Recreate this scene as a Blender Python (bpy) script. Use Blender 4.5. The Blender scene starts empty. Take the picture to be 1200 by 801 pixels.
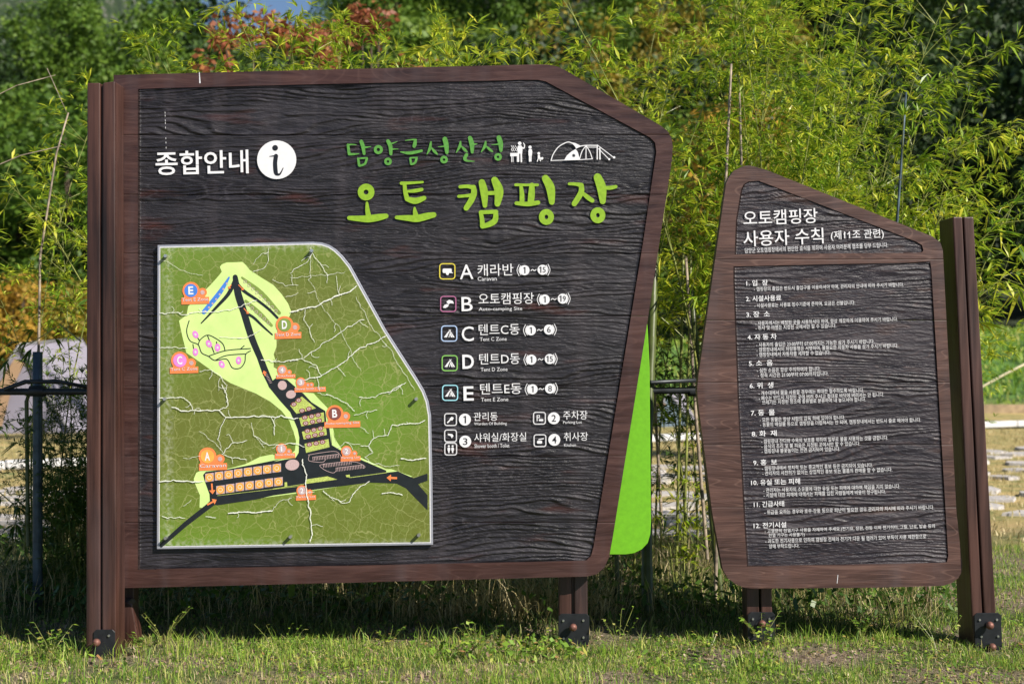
import bpy, bmesh, math, random
import numpy as np
from mathutils import Vector, Matrix
from mathutils.geometry import tessellate_polygon

S = bpy.context.scene
COL = S.collection
rnd = random.Random(7)
R = math.radians
TS = 6.0                 # distance of the sign boards
H = 1.284                # eye height
F = 1667.0               # focal length in photo pixels (50 mm on 36 mm)

# ------------------------------------------------------------------ camera, sky, sun
cam = bpy.data.cameras.new('camera'); co = bpy.data.objects.new('camera', cam); COL.objects.link(co)
co.location = (0, 0, H); co.rotation_euler = (R(90), 0, 0)
cam.lens = 50; cam.sensor_width = 36; cam.clip_end = 2000; cam.clip_start = .05
cam.dof.use_dof = True; cam.dof.focus_distance = 6.1; cam.dof.aperture_fstop = 3.2
S.camera = co
SUN_DIR = Vector((1.0, -0.80, 0.98)).normalized()     # towards the sun
elev = math.asin(SUN_DIR.z)
W = bpy.data.worlds.new('World'); S.world = W; W.use_nodes = True
nt = W.node_tree; bg = nt.nodes['Background']
sky = nt.nodes.new('ShaderNodeTexSky'); sky.sky_type = 'NISHITA'; sky.sun_disc = False
sky.sun_elevation = elev; sky.sun_rotation = math.atan2(SUN_DIR.x, SUN_DIR.y)
nt.links.new(sky.outputs[0], bg.inputs[0]); bg.inputs[1].default_value = .062
sky.air_density = .75; sky.dust_density = .2; sky.ozone_density = 2.5
sl = bpy.data.lights.new('sun', 'SUN'); sl.energy = 5.0; sl.angle = R(.5); sl.color = (1, .93, .82)
so = bpy.data.objects.new('sun', sl); COL.objects.link(so); so.location = (4, -3, 8)
so.rotation_euler = SUN_DIR.to_track_quat('Z', 'Y').to_euler()
S.view_settings.view_transform = 'Standard'; S.view_settings.look = 'None'
S.view_settings.exposure = 0.68; S.view_settings.gamma = 1

# ------------------------------------------------------------------ helpers
def px(x, y, d): return ((x - 600) / F * d, d, H - (y - 400.5) / F * d)

class Z:                                    # coordinates measured in an enlargement of the reference
    def __init__(s, ox, oy, k): s.ox, s.oy, s.k = ox, oy, k
    def __call__(s, *p):
        if len(p) == 2 and not hasattr(p[0], '__len__'): return (s.ox + p[0] / s.k, s.oy + p[1] / s.k)
        return [(s.ox + a / s.k, s.oy + b / s.k) for a, b in (p[0] if len(p) == 1 else p)]
Z3 = Z(180, 280, 4.447); Z4 = Z(340, 280, 4.447); Z5 = Z(180, 450, 4.006); Z6 = Z(340, 450, 4.006)
Z7 = Z(300, 420, 8.007); Z8 = Z(320, 500, 8.007); Z9 = Z(505, 300, 6.857); Z10 = Z(505, 400, 5.723)

def prop(o, label=None, cat=None, group=None, kind=None):
    if label: o['label'] = label
    if cat: o['category'] = cat
    if group: o['group'] = group
    if kind: o['kind'] = kind
    return o

def empty(name, loc, label=None, cat=None, group=None, kind=None):
    o = bpy.data.objects.new(name, None); COL.objects.link(o); o.location = loc; o.empty_display_size = .1
    return prop(o, label, cat, group, kind)

def wloc(o):
    v = Vector(o.location)
    while o.parent: o = o.parent; v += Vector(o.location)
    return v

def mobj(name, verts, faces, mats, parent=None, smooth=False, fm=None, world=True):
    me = bpy.data.meshes.new(name)
    if parent is not None and world:
        off = wloc(parent); verts = np.asarray(verts, dtype=float) - np.array(off)
    if isinstance(verts, np.ndarray): verts = verts.tolist()
    me.from_pydata(verts, [], faces)
    for m in (mats if isinstance(mats, (list, tuple)) else [mats]): me.materials.append(m)
    if fm is not None: me.polygons.foreach_set('material_index', np.asarray(fm, dtype=np.int32))
    if smooth: me.polygons.foreach_set('use_smooth', np.ones(len(me.polygons), dtype=bool))
    me.update()
    o = bpy.data.objects.new(name, me); COL.objects.link(o)
    if parent is not None: o.parent = parent
    return o

def bmobj(name, bm, mat, parent=None, smooth=False):
    if parent is not None:
        off = wloc(parent)
        for v in bm.verts: v.co -= off
    me = bpy.data.meshes.new(name); bm.to_mesh(me); bm.free(); me.materials.append(mat)
    if smooth: me.polygons.foreach_set('use_smooth', np.ones(len(me.polygons), dtype=bool))
    o = bpy.data.objects.new(name, me); COL.objects.link(o)
    if parent is not None: o.parent = parent
    return o

def copy_tree(o, loc=None, rz=None, sc=None):
    c = o.copy(); COL.objects.link(c)
    if loc is not None: c.location = loc
    if rz is not None: c.rotation_euler = rz if hasattr(rz, '__len__') else (0, 0, rz)
    if sc is not None: c.scale = (sc, sc, sc) if not hasattr(sc, '__len__') else sc
    for ch in list(o.children):
        d = ch.copy(); COL.objects.link(d); d.parent = c
        for g in list(ch.children):
            e = g.copy(); COL.objects.link(e); e.parent = d
    return c

# ------------------------------------------------------------------ materials
def mat(name):
    m = bpy.data.materials.new(name); m.use_nodes = True
    n = m.node_tree.nodes; b = n['Principled BSDF']
    return m, m.node_tree, b
def N(t, typ, **k):
    n = t.nodes.new(typ)
    for a, b in k.items():
        if a.startswith('i_'):
            key = a[2:]; key = int(key) if key.isdigit() else key.replace('_', ' ')
            n.inputs[key].default_value = b
        else: setattr(n, a, b)
    return n
def L(t, a, b): t.links.new(a, b)
def ramp(t, src, stops):
    r = t.nodes.new('ShaderNodeValToRGB'); e = r.color_ramp.elements
    while len(e) < len(stops): e.new(.5)
    for i, (p, c) in enumerate(stops): e[i].position = p; e[i].color = (*c, 1)
    L(t, src, r.inputs[0]); return r
def coords(t, scale=(1, 1, 1), kind='Object', rot=(0, 0, 0)):
    tc = N(t, 'ShaderNodeTexCoord'); mp = N(t, 'ShaderNodeMapping')
    mp.inputs['Scale'].default_value = scale; mp.inputs['Rotation'].default_value = rot
    L(t, tc.outputs[kind], mp.inputs[0]); return mp.outputs[0]
def flat(name, c, rough=.55, noise=.12, sc=40, metal=0, spec=.4, bump=0):
    m, t, b = mat(name)
    n = N(t, 'ShaderNodeTexNoise', i_Scale=sc, i_Detail=4.0); L(t, coords(t), n.inputs['Vector'])
    lo = tuple(v * (1 - noise) for v in c); hi = tuple(min(1, v * (1 + noise)) for v in c)
    r = ramp(t, n.outputs[0], [(.3, lo), (.7, hi)]); L(t, r.outputs[0], b.inputs['Base Color'])
    b.inputs['Roughness'].default_value = rough; b.inputs['Metallic'].default_value = metal
    b.inputs['Specular IOR Level'].default_value = spec
    if bump:
        bp = N(t, 'ShaderNodeBump', i_Strength=bump, i_Distance=.002); L(t, n.outputs[0], bp.inputs['Height']); L(t, bp.outputs[0], b.inputs['Normal'])
    return m
def wood(name, stops, rough=.42, axis='x', spec=.5, bump=.35, fine=0, patch=None, streak=.16, streakc=(.16, .09, .075), dust=.3):
    m, t, b = mat(name)
    s = (1.2, 6, 42) if axis == 'x' else (45, 45, 1.6)
    v = coords(t, s, 'Object')
    if axis == 'x':
        w0 = N(t, 'ShaderNodeTexNoise', i_Scale=1.6, i_Detail=2.0); L(t, coords(t, (1, 1, 3)), w0.inputs['Vector'])
        w1 = N(t, 'ShaderNodeVectorMath', operation='SCALE'); w1.inputs['Scale'].default_value = 6.0
        L(t, w0.outputs['Color'], w1.inputs[0]); w2 = N(t, 'ShaderNodeVectorMath', operation='ADD')
        L(t, v, w2.inputs[0]); L(t, w1.outputs[0], w2.inputs[1]); v = w2.outputs[0]
    n = N(t, 'ShaderNodeTexNoise', i_Scale=1.0, i_Detail=6.0, i_Roughness=.65); L(t, v, n.inputs['Vector'])
    big = N(t, 'ShaderNodeTexNoise', i_Scale=2.2, i_Detail=3.0)
    L(t, coords(t, (1, 1, 3) if axis == 'x' else (3, 3, .7)), big.inputs['Vector'])
    ad = N(t, 'ShaderNodeMath', operation='MULTIPLY_ADD'); L(t, big.outputs[0], ad.inputs[0]); ad.inputs[1].default_value = .55
    mu = N(t, 'ShaderNodeMath', operation='MULTIPLY'); L(t, n.outputs[0], mu.inputs[0]); mu.inputs[1].default_value = .6
    L(t, mu.outputs[0], ad.inputs[2])
    r = ramp(t, ad.outputs[0], stops); col = r.outputs[0]
    if patch:
        pn = N(t, 'ShaderNodeTexNoise', i_Scale=3.0, i_Detail=3.0); L(t, coords(t, (1, 1, 5)), pn.inputs['Vector'])
        pr = ramp(t, pn.outputs[0], [(.60, (0, 0, 0)), (.76, (1, 1, 1))])
        mx = N(t, 'ShaderNodeMix', data_type='RGBA'); L(t, pr.outputs[0], mx.inputs[0]); L(t, col, mx.inputs[6])
        mx.inputs[7].default_value = (*patch, 1); col = mx.outputs[2]
    # fine dust scratches
    if axis == 'x':
        ln = N(t, 'ShaderNodeTexNoise', i_Scale=1.0, i_Detail=1.0); L(t, coords(t, (.9, 1, 9)), ln.inputs['Vector'])
        lm = N(t, 'ShaderNodeMath', operation='MULTIPLY'); L(t, ln.outputs[0], lm.inputs[0]); lm.inputs[1].default_value = 30
        lf_ = N(t, 'ShaderNodeMath', operation='FRACT'); L(t, lm.outputs[0], lf_.inputs[0])
        lr_ = ramp(t, lf_.outputs[0], [(.0, (streak,) * 3), (.10, (0, 0, 0)), (.86, (0, 0, 0)), (1.0, (streak,) * 3)])
        lx = N(t, 'ShaderNodeMix', data_type='RGBA'); L(t, lr_.outputs[0], lx.inputs[0]); L(t, col, lx.inputs[6]); lx.inputs[7].default_value = (*streakc, 1); col = lx.outputs[2]
    if dust:
        dn = N(t, 'ShaderNodeTexNoise', i_Scale=1.0, i_Detail=4.0); L(t, coords(t, (9, 1, 1.1)), dn.inputs['Vector'])
        dr_ = ramp(t, dn.outputs[0], [(.52, (0, 0, 0)), (.78, (dust,) * 3)])
        dx_ = N(t, 'ShaderNodeMix', data_type='RGBA'); L(t, dr_.outputs[0], dx_.inputs[0]); L(t, col, dx_.inputs[6]); dx_.inputs[7].default_value = (.085, .070, .078, 1); col = dx_.outputs[2]
    L(t, col, b.inputs['Base Color'])
    rr = ramp(t, n.outputs[0], [(.3, (rough - .08,) * 3), (.7, (rough + .12,) * 3)]); L(t, rr.outputs[0], b.inputs['Roughness'])
    b.inputs['Specular IOR Level'].default_value = spec
    bp = N(t, 'ShaderNodeBump', i_Strength=bump, i_Distance=.003); L(t, n.outputs[0], bp.inputs['Height'])
    if fine:
        fn = N(t, 'ShaderNodeTexNoise', i_Scale=1.0, i_Detail=4.0, i_Roughness=.6); L(t, coords(t, (45, 20, 190)), fn.inputs['Vector'])
        b2 = N(t, 'ShaderNodeBump', i_Strength=fine, i_Distance=.0035); L(t, fn.outputs[0], b2.inputs['Height']); L(t, bp.outputs[0], b2.inputs['Normal']); L(t, b2.outputs[0], b.inputs['Normal'])
    else: L(t, bp.outputs[0], b.inputs['Normal'])
    return m
def leafmat(name, stops, trans=.35, rough=.5, objrand=.25):
    m, t, b = mat(name)
    g = N(t, 'ShaderNodeNewGeometry'); oi = N(t, 'ShaderNodeObjectInfo')
    a = N(t, 'ShaderNodeMath', operation='MULTIPLY_ADD'); L(t, oi.outputs['Random'], a.inputs[0]); a.inputs[1].default_value = objrand
    mu = N(t, 'ShaderNodeMath', operation='MULTIPLY'); L(t, g.outputs['Random Per Island'], mu.inputs[0]); mu.inputs[1].default_value = 1 - objrand
    L(t, mu.outputs[0], a.inputs[2])
    r = ramp(t, a.outputs[0], stops)
    L(t, r.outputs[0], b.inputs['Base Color']); b.inputs['Roughness'].default_value = rough; b.inputs['Specular IOR Level'].default_value = .35
    tr = N(t, 'ShaderNodeBsdfTranslucent'); L(t, r.outputs[0], tr.inputs[0])
    mx = N(t, 'ShaderNodeMixShader'); mx.inputs[0].default_value = trans
    out = t.nodes['Material Output']; L(t, b.outputs[0], mx.inputs[1]); L(t, tr.outputs[0], mx.inputs[2]); L(t, mx.outputs[0], out.inputs[0])
    return m

M = {}
M['frame1'] = wood('stained_frame_wood', [(.36, (.013, .005, .0045)), (.52, (.035, .0135, .0115)), (.72, (.068, .029, .024))], .40, bump=.5)
M['carve1'] = wood('charred_carved_wood', [(.36, (.004, .0035, .005)), (.55, (.011, .0095, .0125)), (.75, (.025, .022, .028))], .35, bump=.8, fine=.8, spec=.5, patch=(.046, .014, .011), streak=.25, streakc=(.09, .085, .10))
M['frame2'] = wood('weathered_frame_wood', [(.36, (.016, .0065, .0055)), (.52, (.046, .020, .016)), (.72, (.094, .044, .034))], .5, bump=.4, streak=.3, streakc=(.24, .14, .11))
M['carve2'] = wood('weathered_carved_wood', [(.36, (.007, .006, .010)), (.55, (.017, .014, .021)), (.75, (.040, .033, .041))], .38, fine=.8, spec=.45, bump=.6, patch=(.065, .036, .030))
M['post'] = wood('stained_post_wood', [(.38, (.009, .0035, .003)), (.52, (.030, .0115, .0085)), (.70, (.072, .030, .022))], .42, 'z', bump=.5)
M['recess_edge'] = flat('matt_cut_edge', (.020, .014, .014), .95, .4, 90, spec=.05)
M['white'] = flat('white_vinyl', (.70, .70, .73), .45, .04)
M['offwhite'] = flat('worn_white_vinyl', (.60, .60, .63), .5, .15, 300)
M['title'] = flat('lime_paint', (.22, .38, .02), .55, .14, 60, bump=.3)
M['title2'] = flat('green_paint', (.085, .27, .045), .5, .2, 90, bump=.3)
M['lime'] = flat('lime_board_paint', (.135, .40, .010), .55, .08, 60)
M['ink'] = flat('black_print', (.012, .013, .018), .35, .1)
M['steel_dark'] = flat('black_powder_coat', (.018, .020, .024), .38, .25, 30, metal=.2, bump=.1)
M['copper'] = flat('weathered_copper_bolt', (.17, .075, .058), .55, .35, 90, metal=.35)
M['chrome'] = flat('galvanised_screw', (.62, .62, .64), .28, .1, metal=.9)
M['trim'] = flat('aluminium_trim', (.42, .43, .50), .35, .08, metal=.5)
M['road'] = flat('map_road_print', (.014, .018, .022), .28, .15)
M['zone'] = flat('map_zone_print', (.56, .74, .26), .35, .10, 12)
M['island'] = flat('map_island_print', (.42, .50, .12), .35, .3, 200)
M['orange'] = flat('orange_print', (.80, .22, .07), .4, .08)
M['amber'] = flat('amber_print', (.80, .36, .07), .4, .1)
M['blue'] = flat('blue_print', (.06, .20, .62), .4, .1)
M['magenta'] = flat('magenta_print', (.66, .22, .60), .4, .1)
M['olive'] = flat('olive_print', (.20, .28, .06), .4, .1)
M['brownprint'] = flat('brown_print', (.20, .06, .05), .4, .1)
M['greypink'] = flat('faded_pink_print', (.50, .36, .36), .4, .2, 300)
M['crack'] = flat('crack_filler', (.72, .74, .66), .6, .2, 200)
M['yellow'] = flat('yellow_print', (.62, .52, .06), .45, .1)
M['mauve'] = flat('mauve_print', (.36, .12, .24), .45, .1)
M['paleblue'] = flat('pale_blue_print', (.38, .50, .74), .45, .1)
M['leafgreen'] = flat('green_print', (.20, .46, .10), .45, .1)
M['cyan'] = flat('cyan_print', (.30, .62, .72), .45, .1)

DM = 5.984
def map_material(mp_par):
    m, t, b = mat('crazed_map_print')
    v = coords(t, (1, 1, 1))
    n1 = N(t, 'ShaderNodeTexNoise', i_Scale=1.5, i_Detail=0.0); L(t, v, n1.inputs['Vector'])
    base = ramp(t, n1.outputs[0], [(.2, (.12, .24, .020)), (.42, (.125, .19, .022)), (.62, (.122, .145, .024)), (.80, (.125, .16, .026))])
    col = base.outputs[0]
    # contour rings of the printed relief
    wv = N(t, 'ShaderNodeTexNoise', i_Scale=2.0, i_Detail=1.0); L(t, v, wv.inputs['Vector'])
    fr = N(t, 'ShaderNodeMath', operation='MULTIPLY'); L(t, wv.outputs[0], fr.inputs[0]); fr.inputs[1].default_value = 46
    f2 = N(t, 'ShaderNodeMath', operation='FRACT'); L(t, fr.outputs[0], f2.inputs[0])
    rg = ramp(t, f2.outputs[0], [(.0, (.18, .18, .18)), (.22, (0, 0, 0))])
    mx = N(t, 'ShaderNodeMix', data_type='RGBA'); L(t, rg.outputs[0], mx.inputs[0]); L(t, col, mx.inputs[6]); mx.inputs[7].default_value = (.26, .34, .10, 1); col = mx.outputs[2]
    # fine crazing
    wn = N(t, 'ShaderNodeTexNoise', i_Scale=22.0, i_Detail=3.0); L(t, v, wn.inputs['Vector'])
    wa = N(t, 'ShaderNodeVectorMath', operation='SCALE'); wa.inputs['Scale'].default_value = .035; L(t, wn.outputs['Color'], wa.inputs[0])
    wb = N(t, 'ShaderNodeVectorMath', operation='ADD'); L(t, v, wb.inputs[0]); L(t, wa.outputs[0], wb.inputs[1])
    for sc, w, c, st in ((13, .0045, (.30, .32, .12), .7), (28, .0036, (.22, .25, .08), .6)):
        vo = N(t, 'ShaderNodeTexVoronoi', feature='DISTANCE_TO_EDGE', i_Scale=float(sc)); L(t, wb.outputs[0], vo.inputs['Vector'])
        k = w * sc
        r = ramp(t, vo.outputs['Distance'], [(k * .12, (st,) * 3), (k * .34, (0, 0, 0))])
        bm_ = N(t, 'ShaderNodeTexNoise', i_Scale=5.0 + sc * .2); L(t, v, bm_.inputs['Vector'])
        br = ramp(t, bm_.outputs[0], [(.30, (0, 0, 0)), (.48, (1, 1, 1))])
        ml = N(t, 'ShaderNodeMath', operation='MULTIPLY'); L(t, r.outputs[0], ml.inputs[0]); L(t, br.outputs[0], ml.inputs[1])
        mx = N(t, 'ShaderNodeMix', data_type='RGBA'); L(t, ml.outputs[0], mx.inputs[0]); L(t, col, mx.inputs[6]); mx.inputs[7].default_value = (*c, 1); col = mx.outputs[2]
    sx = N(t, 'ShaderNodeSeparateXYZ'); L(t, v, sx.inputs[0])
    bn = N(t, 'ShaderNodeTexNoise', i_Scale=60.0, i_Detail=4.0); L(t, v, bn.inputs['Vector'])
    x0, zb = px(187, 640, DM)[0] - wloc(mp_par).x, px(187, 638, DM)[2] - wloc(mp_par).z; zt = px(187, 288, DM)[2] - wloc(mp_par).z
    for out, edge, sgn in (('X', x0 + .035, 1), ('Z', zb, 1), ('Z', zt, -1)):
        e1 = N(t, 'ShaderNodeMath', operation='SUBTRACT'); L(t, sx.outputs[out], e1.inputs[0]); e1.inputs[1].default_value = edge
        e2 = N(t, 'ShaderNodeMath', operation='ABSOLUTE'); L(t, e1.outputs[0], e2.inputs[0])
        e3 = N(t, 'ShaderNodeMapRange'); e3.inputs['From Min'].default_value = .0; e3.inputs['From Max'].default_value = .03; e3.inputs['To Min'].default_value = .5; e3.inputs['To Max'].default_value = 0; L(t, e2.outputs[0], e3.inputs['Value'])
        br = ramp(t, bn.outputs[0], [(.42, (0, 0, 0)), (.62, (.8, .8, .8))]); e4 = N(t, 'ShaderNodeMath', operation='MULTIPLY'); L(t, e3.outputs[0], e4.inputs[0]); L(t, br.outputs[0], e4.inputs[1])
        mx = N(t, 'ShaderNodeMix', data_type='RGBA'); L(t, e4.outputs[0], mx.inputs[0]); L(t, col, mx.inputs[6]); mx.inputs[7].default_value = (.50, .52, .42, 1); col = mx.outputs[2]
    L(t, col, b.inputs['Base Color']); b.inputs['Roughness'].default_value = .3
    return m
M['bamboo_leaf'] = leafmat('bamboo_leaf', [(.0, (.06, .15, .012)), (.3, (.19, .32, .022)), (.65, (.44, .52, .035)), (1, (.74, .66, .08))], .42, .36, .4)
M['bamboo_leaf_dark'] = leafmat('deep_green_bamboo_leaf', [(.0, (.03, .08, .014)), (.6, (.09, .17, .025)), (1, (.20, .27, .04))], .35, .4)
M['culm'] = flat('bamboo_culm', (.20, .22, .055), .4, .35, 14)
M['culm_dark'] = flat('green_bamboo_culm', (.07, .09, .025), .4, .35, 14)
M['cane'] = flat('dead_bamboo_cane', (.25, .20, .15), .6, .6, 25, bump=.3)
M['pipe'] = flat('blue_grey_painted_pipe', (.055, .085, .11), .45, .45, 22, metal=.3, bump=.2)
M['rail'] = flat('dark_iron_pipe', (.035, .04, .045), .42, .35, 22, metal=.4)
M['grass'] = leafmat('lawn_grass', [(.0, (.08, .17, .02)), (.45, (.20, .36, .035)), (.75, (.38, .50, .07)), (1, (.66, .60, .22))], .4, .5, 0)
M['grass_dark'] = leafmat('shade_toned_grass', [(.0, (.03, .06, .012)), (.6, (.07, .12, .02)), (1, (.20, .20, .07))], .25, .6, 0)  # darker copy of the grass; the boards' shade is put into its colour
M['grass_dry'] = leafmat('dry_grass', [(.0, (.24, .20, .07)), (.5, (.46, .38, .17)), (1, (.66, .56, .33))], .3, .6, 0)
M['cover'] = leafmat('ground_cover_leaf', [(.0, (.06, .13, .02)), (.6, (.19, .33, .035)), (.85, (.36, .44, .06)), (1, (.36, .18, .09))], .3, .5, 0)
M['litter'] = leafmat('fallen_leaf_litter', [(.0, (.10, .06, .04)), (.5, (.26, .18, .12)), (1, (.48, .38, .30))], .1, .8, 0)
M['bark'] = flat('tree_bark', (.07, .05, .035), .9, .3, 20, bump=.5)
M['stone'] = flat('flagstone', (.42, .395, .38), .85, .3, 5, bump=.4)
M['concrete'] = flat('kerb_concrete', (.52, .52, .53), .8, .12, 6)
M['timber'] = flat('weathered_timber', (.34, .25, .15), .8, .3, 9)
M['rope'] = flat('tan_rope', (.62, .56, .38), .8, .1)
M['tentA'] = flat('lavender_grey_tent_fabric', (.24, .225, .28), .75, .06, 3)
M['tentB'] = flat('beige_tent_fabric', (.34, .22, .13), .75, .08, 3)
M['tentC'] = flat('cream_tent_fabric', (.58, .49, .39), .75, .08, 3)
M['tentpole'] = flat('grey_tent_pole', (.16, .16, .17), .5, .1)
def crown(name, stops, trans=.3): return leafmat(name, stops, trans, .55, .45)
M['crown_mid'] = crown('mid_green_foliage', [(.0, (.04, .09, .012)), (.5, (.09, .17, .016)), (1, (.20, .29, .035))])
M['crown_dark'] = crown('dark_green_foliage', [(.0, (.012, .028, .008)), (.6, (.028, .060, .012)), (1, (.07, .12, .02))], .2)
M['crown_yel'] = crown('yellowing_foliage', [(.0, (.08, .12, .015)), (.5, (.20, .20, .02)), (1, (.42, .26, .03))])
M['crown_orange'] = crown('orange_autumn_foliage', [(.0, (.16, .16, .02)), (.5, (.40, .24, .03)), (1, (.50, .20, .04))])
M['crown_red'] = crown('red_autumn_foliage', [(.0, (.14, .05, .025)), (.5, (.28, .085, .04)), (1, (.36, .17, .05))])
M['hillgreen'] = flat('hillside_undergrowth', (.030, .050, .015), .95, .5, .5, bump=.3)

# ------------------------------------------------------------------ numpy noise
def vnoise(x, y, seed=0):
    x = np.asarray(x, float); y = np.asarray(y, float)
    xi = np.floor(x).astype(np.int64); yi = np.floor(y).astype(np.int64)
    fx = x - xi; fy = y - yi; fx = fx * fx * fx * (fx * (fx * 6 - 15) + 10); fy = fy * fy * fy * (fy * (fy * 6 - 15) + 10)
    def h(a, b):
        n = (a * 374761393 + b * 668265263 + seed * 982451653) & 0xFFFFFFFF
        n = ((n ^ (n >> 13)) * 1274126177) & 0xFFFFFFFF
        n = (n ^ (n >> 16)) & 0xFFFFFFFF
        return n / 4294967295.0
    a = h(xi, yi); b = h(xi + 1, yi); c = h(xi, yi + 1); d = h(xi + 1, yi + 1)
    return (a * (1 - fx) + b * fx) * (1 - fy) + (c * (1 - fx) + d * fx) * fy * 1.0
def fbm(x, y, seed=0, o=3):
    s = 0; a = 1; t = 0
    for k in range(o): s = s + a * vnoise(x * 2 ** k, y * 2 ** k, seed + k * 17); t += a; a *= .5
    return s / t
def sstep(a, b, x): t = np.clip((x - a) / (b - a), 0, 1); return t * t * (3 - 2 * t)

# ------------------------------------------------------------------ ground
def gz(x, y):
    x = np.asarray(x, float); y = np.asarray(y, float)
    near = -.012 + (fbm(x * 1.3, y * 1.3, 5) - .5) * .045 + (fbm(x * 6, y * 6, 9) - .5) * .02
    z = near * sstep(34, 20, y)
    bank = sstep(25, 31, y) * (1.15 + .35 * sstep(0, 12, x))
    hill = np.clip(y - 36, 0, None)
    z = z + bank + hill * (.212 + .218 * sstep(-.16, .02, x / np.maximum(y, 1))) * sstep(36, 60, y) * (1 - .55 * sstep(110, 200, y))
    z = z + (fbm(x * .06, y * .06, 21) - .5) * 5 * sstep(36, 60, y)
    return z
def build_ground():
    ys = np.concatenate([np.arange(-6, 4, .5), np.arange(4, 11, .07), np.geomspace(11, 180, 110), [260, 400, 900]])
    xs = np.concatenate([-np.geomspace(6, 500, 40)[::-1], np.arange(-5.9, 6, .09), np.geomspace(6.05, 500, 40)])
    X, Y = np.meshgrid(xs, ys); Zz = gz(X, Y)
    v = np.stack([X.ravel(), Y.ravel(), Zz.ravel()], 1)
    nx = len(xs); i = np.arange(len(ys) - 1)[:, None] * nx + np.arange(nx - 1)[None, :]
    i = i.ravel(); f = np.stack([i, i + 1, i + nx + 1, i + nx], 1).tolist()
    m, t, b = mat('lawn_and_soil')
    v0 = coords(t, (1, 1, 1))
    n1 = N(t, 'ShaderNodeTexNoise', i_Scale=1.6, i_Detail=8.0, i_Roughness=.65); L(t, v0, n1.inputs['Vector'])
    n2 = N(t, 'ShaderNodeTexNoise', i_Scale=60.0, i_Detail=6.0, i_Roughness=.7); L(t, v0, n2.inputs['Vector'])
    soil = ramp(t, n2.outputs[0], [(.35, (.07, .05, .035)), (.55, (.22, .16, .12)), (.72, (.44, .36, .29))])
    green = ramp(t, n2.outputs[0], [(.35, (.03, .05, .012)), (.55, (.08, .12, .02)), (.75, (.16, .19, .05))])
    msk = ramp(t, n1.outputs[0], [(.44, (1, 1, 1)), (.56, (0, 0, 0))])
    mx = N(t, 'ShaderNodeMix', data_type='RGBA'); L(t, msk.outputs[0], mx.inputs[0]); L(t, green.outputs[0], mx.inputs[6]); L(t, soil.outputs[0], mx.inputs[7])
    # autumn-yellow lawn farther back, green bank beyond
    sp = N(t, 'ShaderNodeSeparateXYZ'); L(t, v0, sp.inputs[0])
    n3 = N(t, 'ShaderNodeTexNoise', i_Scale=3.0, i_Detail=6.0, i_Roughness=.7); L(t, v0, n3.inputs['Vector'])
    tan = ramp(t, n3.outputs[0], [(.34, (.12, .16, .04)), (.5, (.36, .29, .11)), (.66, (.50, .36, .15))])
    f1 = ramp(t, sp.outputs['Y'], [(.0, (0, 0, 0)), (1, (1, 1, 1))])
    mr = N(t, 'ShaderNodeMapRange'); mr.inputs['From Min'].default_value = 8.5; mr.inputs['From Max'].default_value = 10.5; L(t, sp.outputs['Y'], mr.inputs['Value'])
    m2 = N(t, 'ShaderNodeMix', data_type='RGBA'); L(t, mr.outputs[0], m2.inputs[0]); L(t, mx.outputs[2], m2.inputs[6]); L(t, tan.outputs[0], m2.inputs[7])
    mr2 = N(t, 'ShaderNodeMapRange'); mr2.inputs['From Min'].default_value = 25.6; mr2.inputs['From Max'].default_value = 26.6; L(t, sp.outputs['Y'], mr2.inputs['Value'])
    bankc = ramp(t, n3.outputs[0], [(.36, (.025, .06, .012)), (.55, (.09, .19, .03)), (.7, (.16, .27, .05))])
    m3 = N(t, 'ShaderNodeMix', data_type='RGBA'); L(t, mr2.outputs[0], m3.inputs[0]); L(t, m2.outputs[2], m3.inputs[6]); L(t, bankc.outputs[0], m3.inputs[7])
    mr3 = N(t, 'ShaderNodeMapRange'); mr3.inputs['From Min'].default_value = 32; mr3.inputs['From Max'].default_value = 36; L(t, sp.outputs['Y'], mr3.inputs['Value'])
    m4 = N(t, 'ShaderNodeMix', data_type='RGBA'); L(t, mr3.outputs[0], m4.inputs[0]); L(t, m3.outputs[2], m4.inputs[6]); m4.inputs[7].default_value = (.022, .034, .012, 1)
    L(t, m4.outputs[2], b.inputs['Base Color']); b.inputs['Roughness'].default_value = .95
    bp = N(t, 'ShaderNodeBump', i_Strength=.8, i_Distance=.02); L(t, n2.outputs[0], bp.inputs['Height']); L(t, bp.outputs[0], b.inputs['Normal'])
    o = mobj('ground', v, f, m, smooth=True); prop(o, 'lawn with bare soil patches rising to a wooded hillside', kind='structure')
build_ground()

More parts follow.
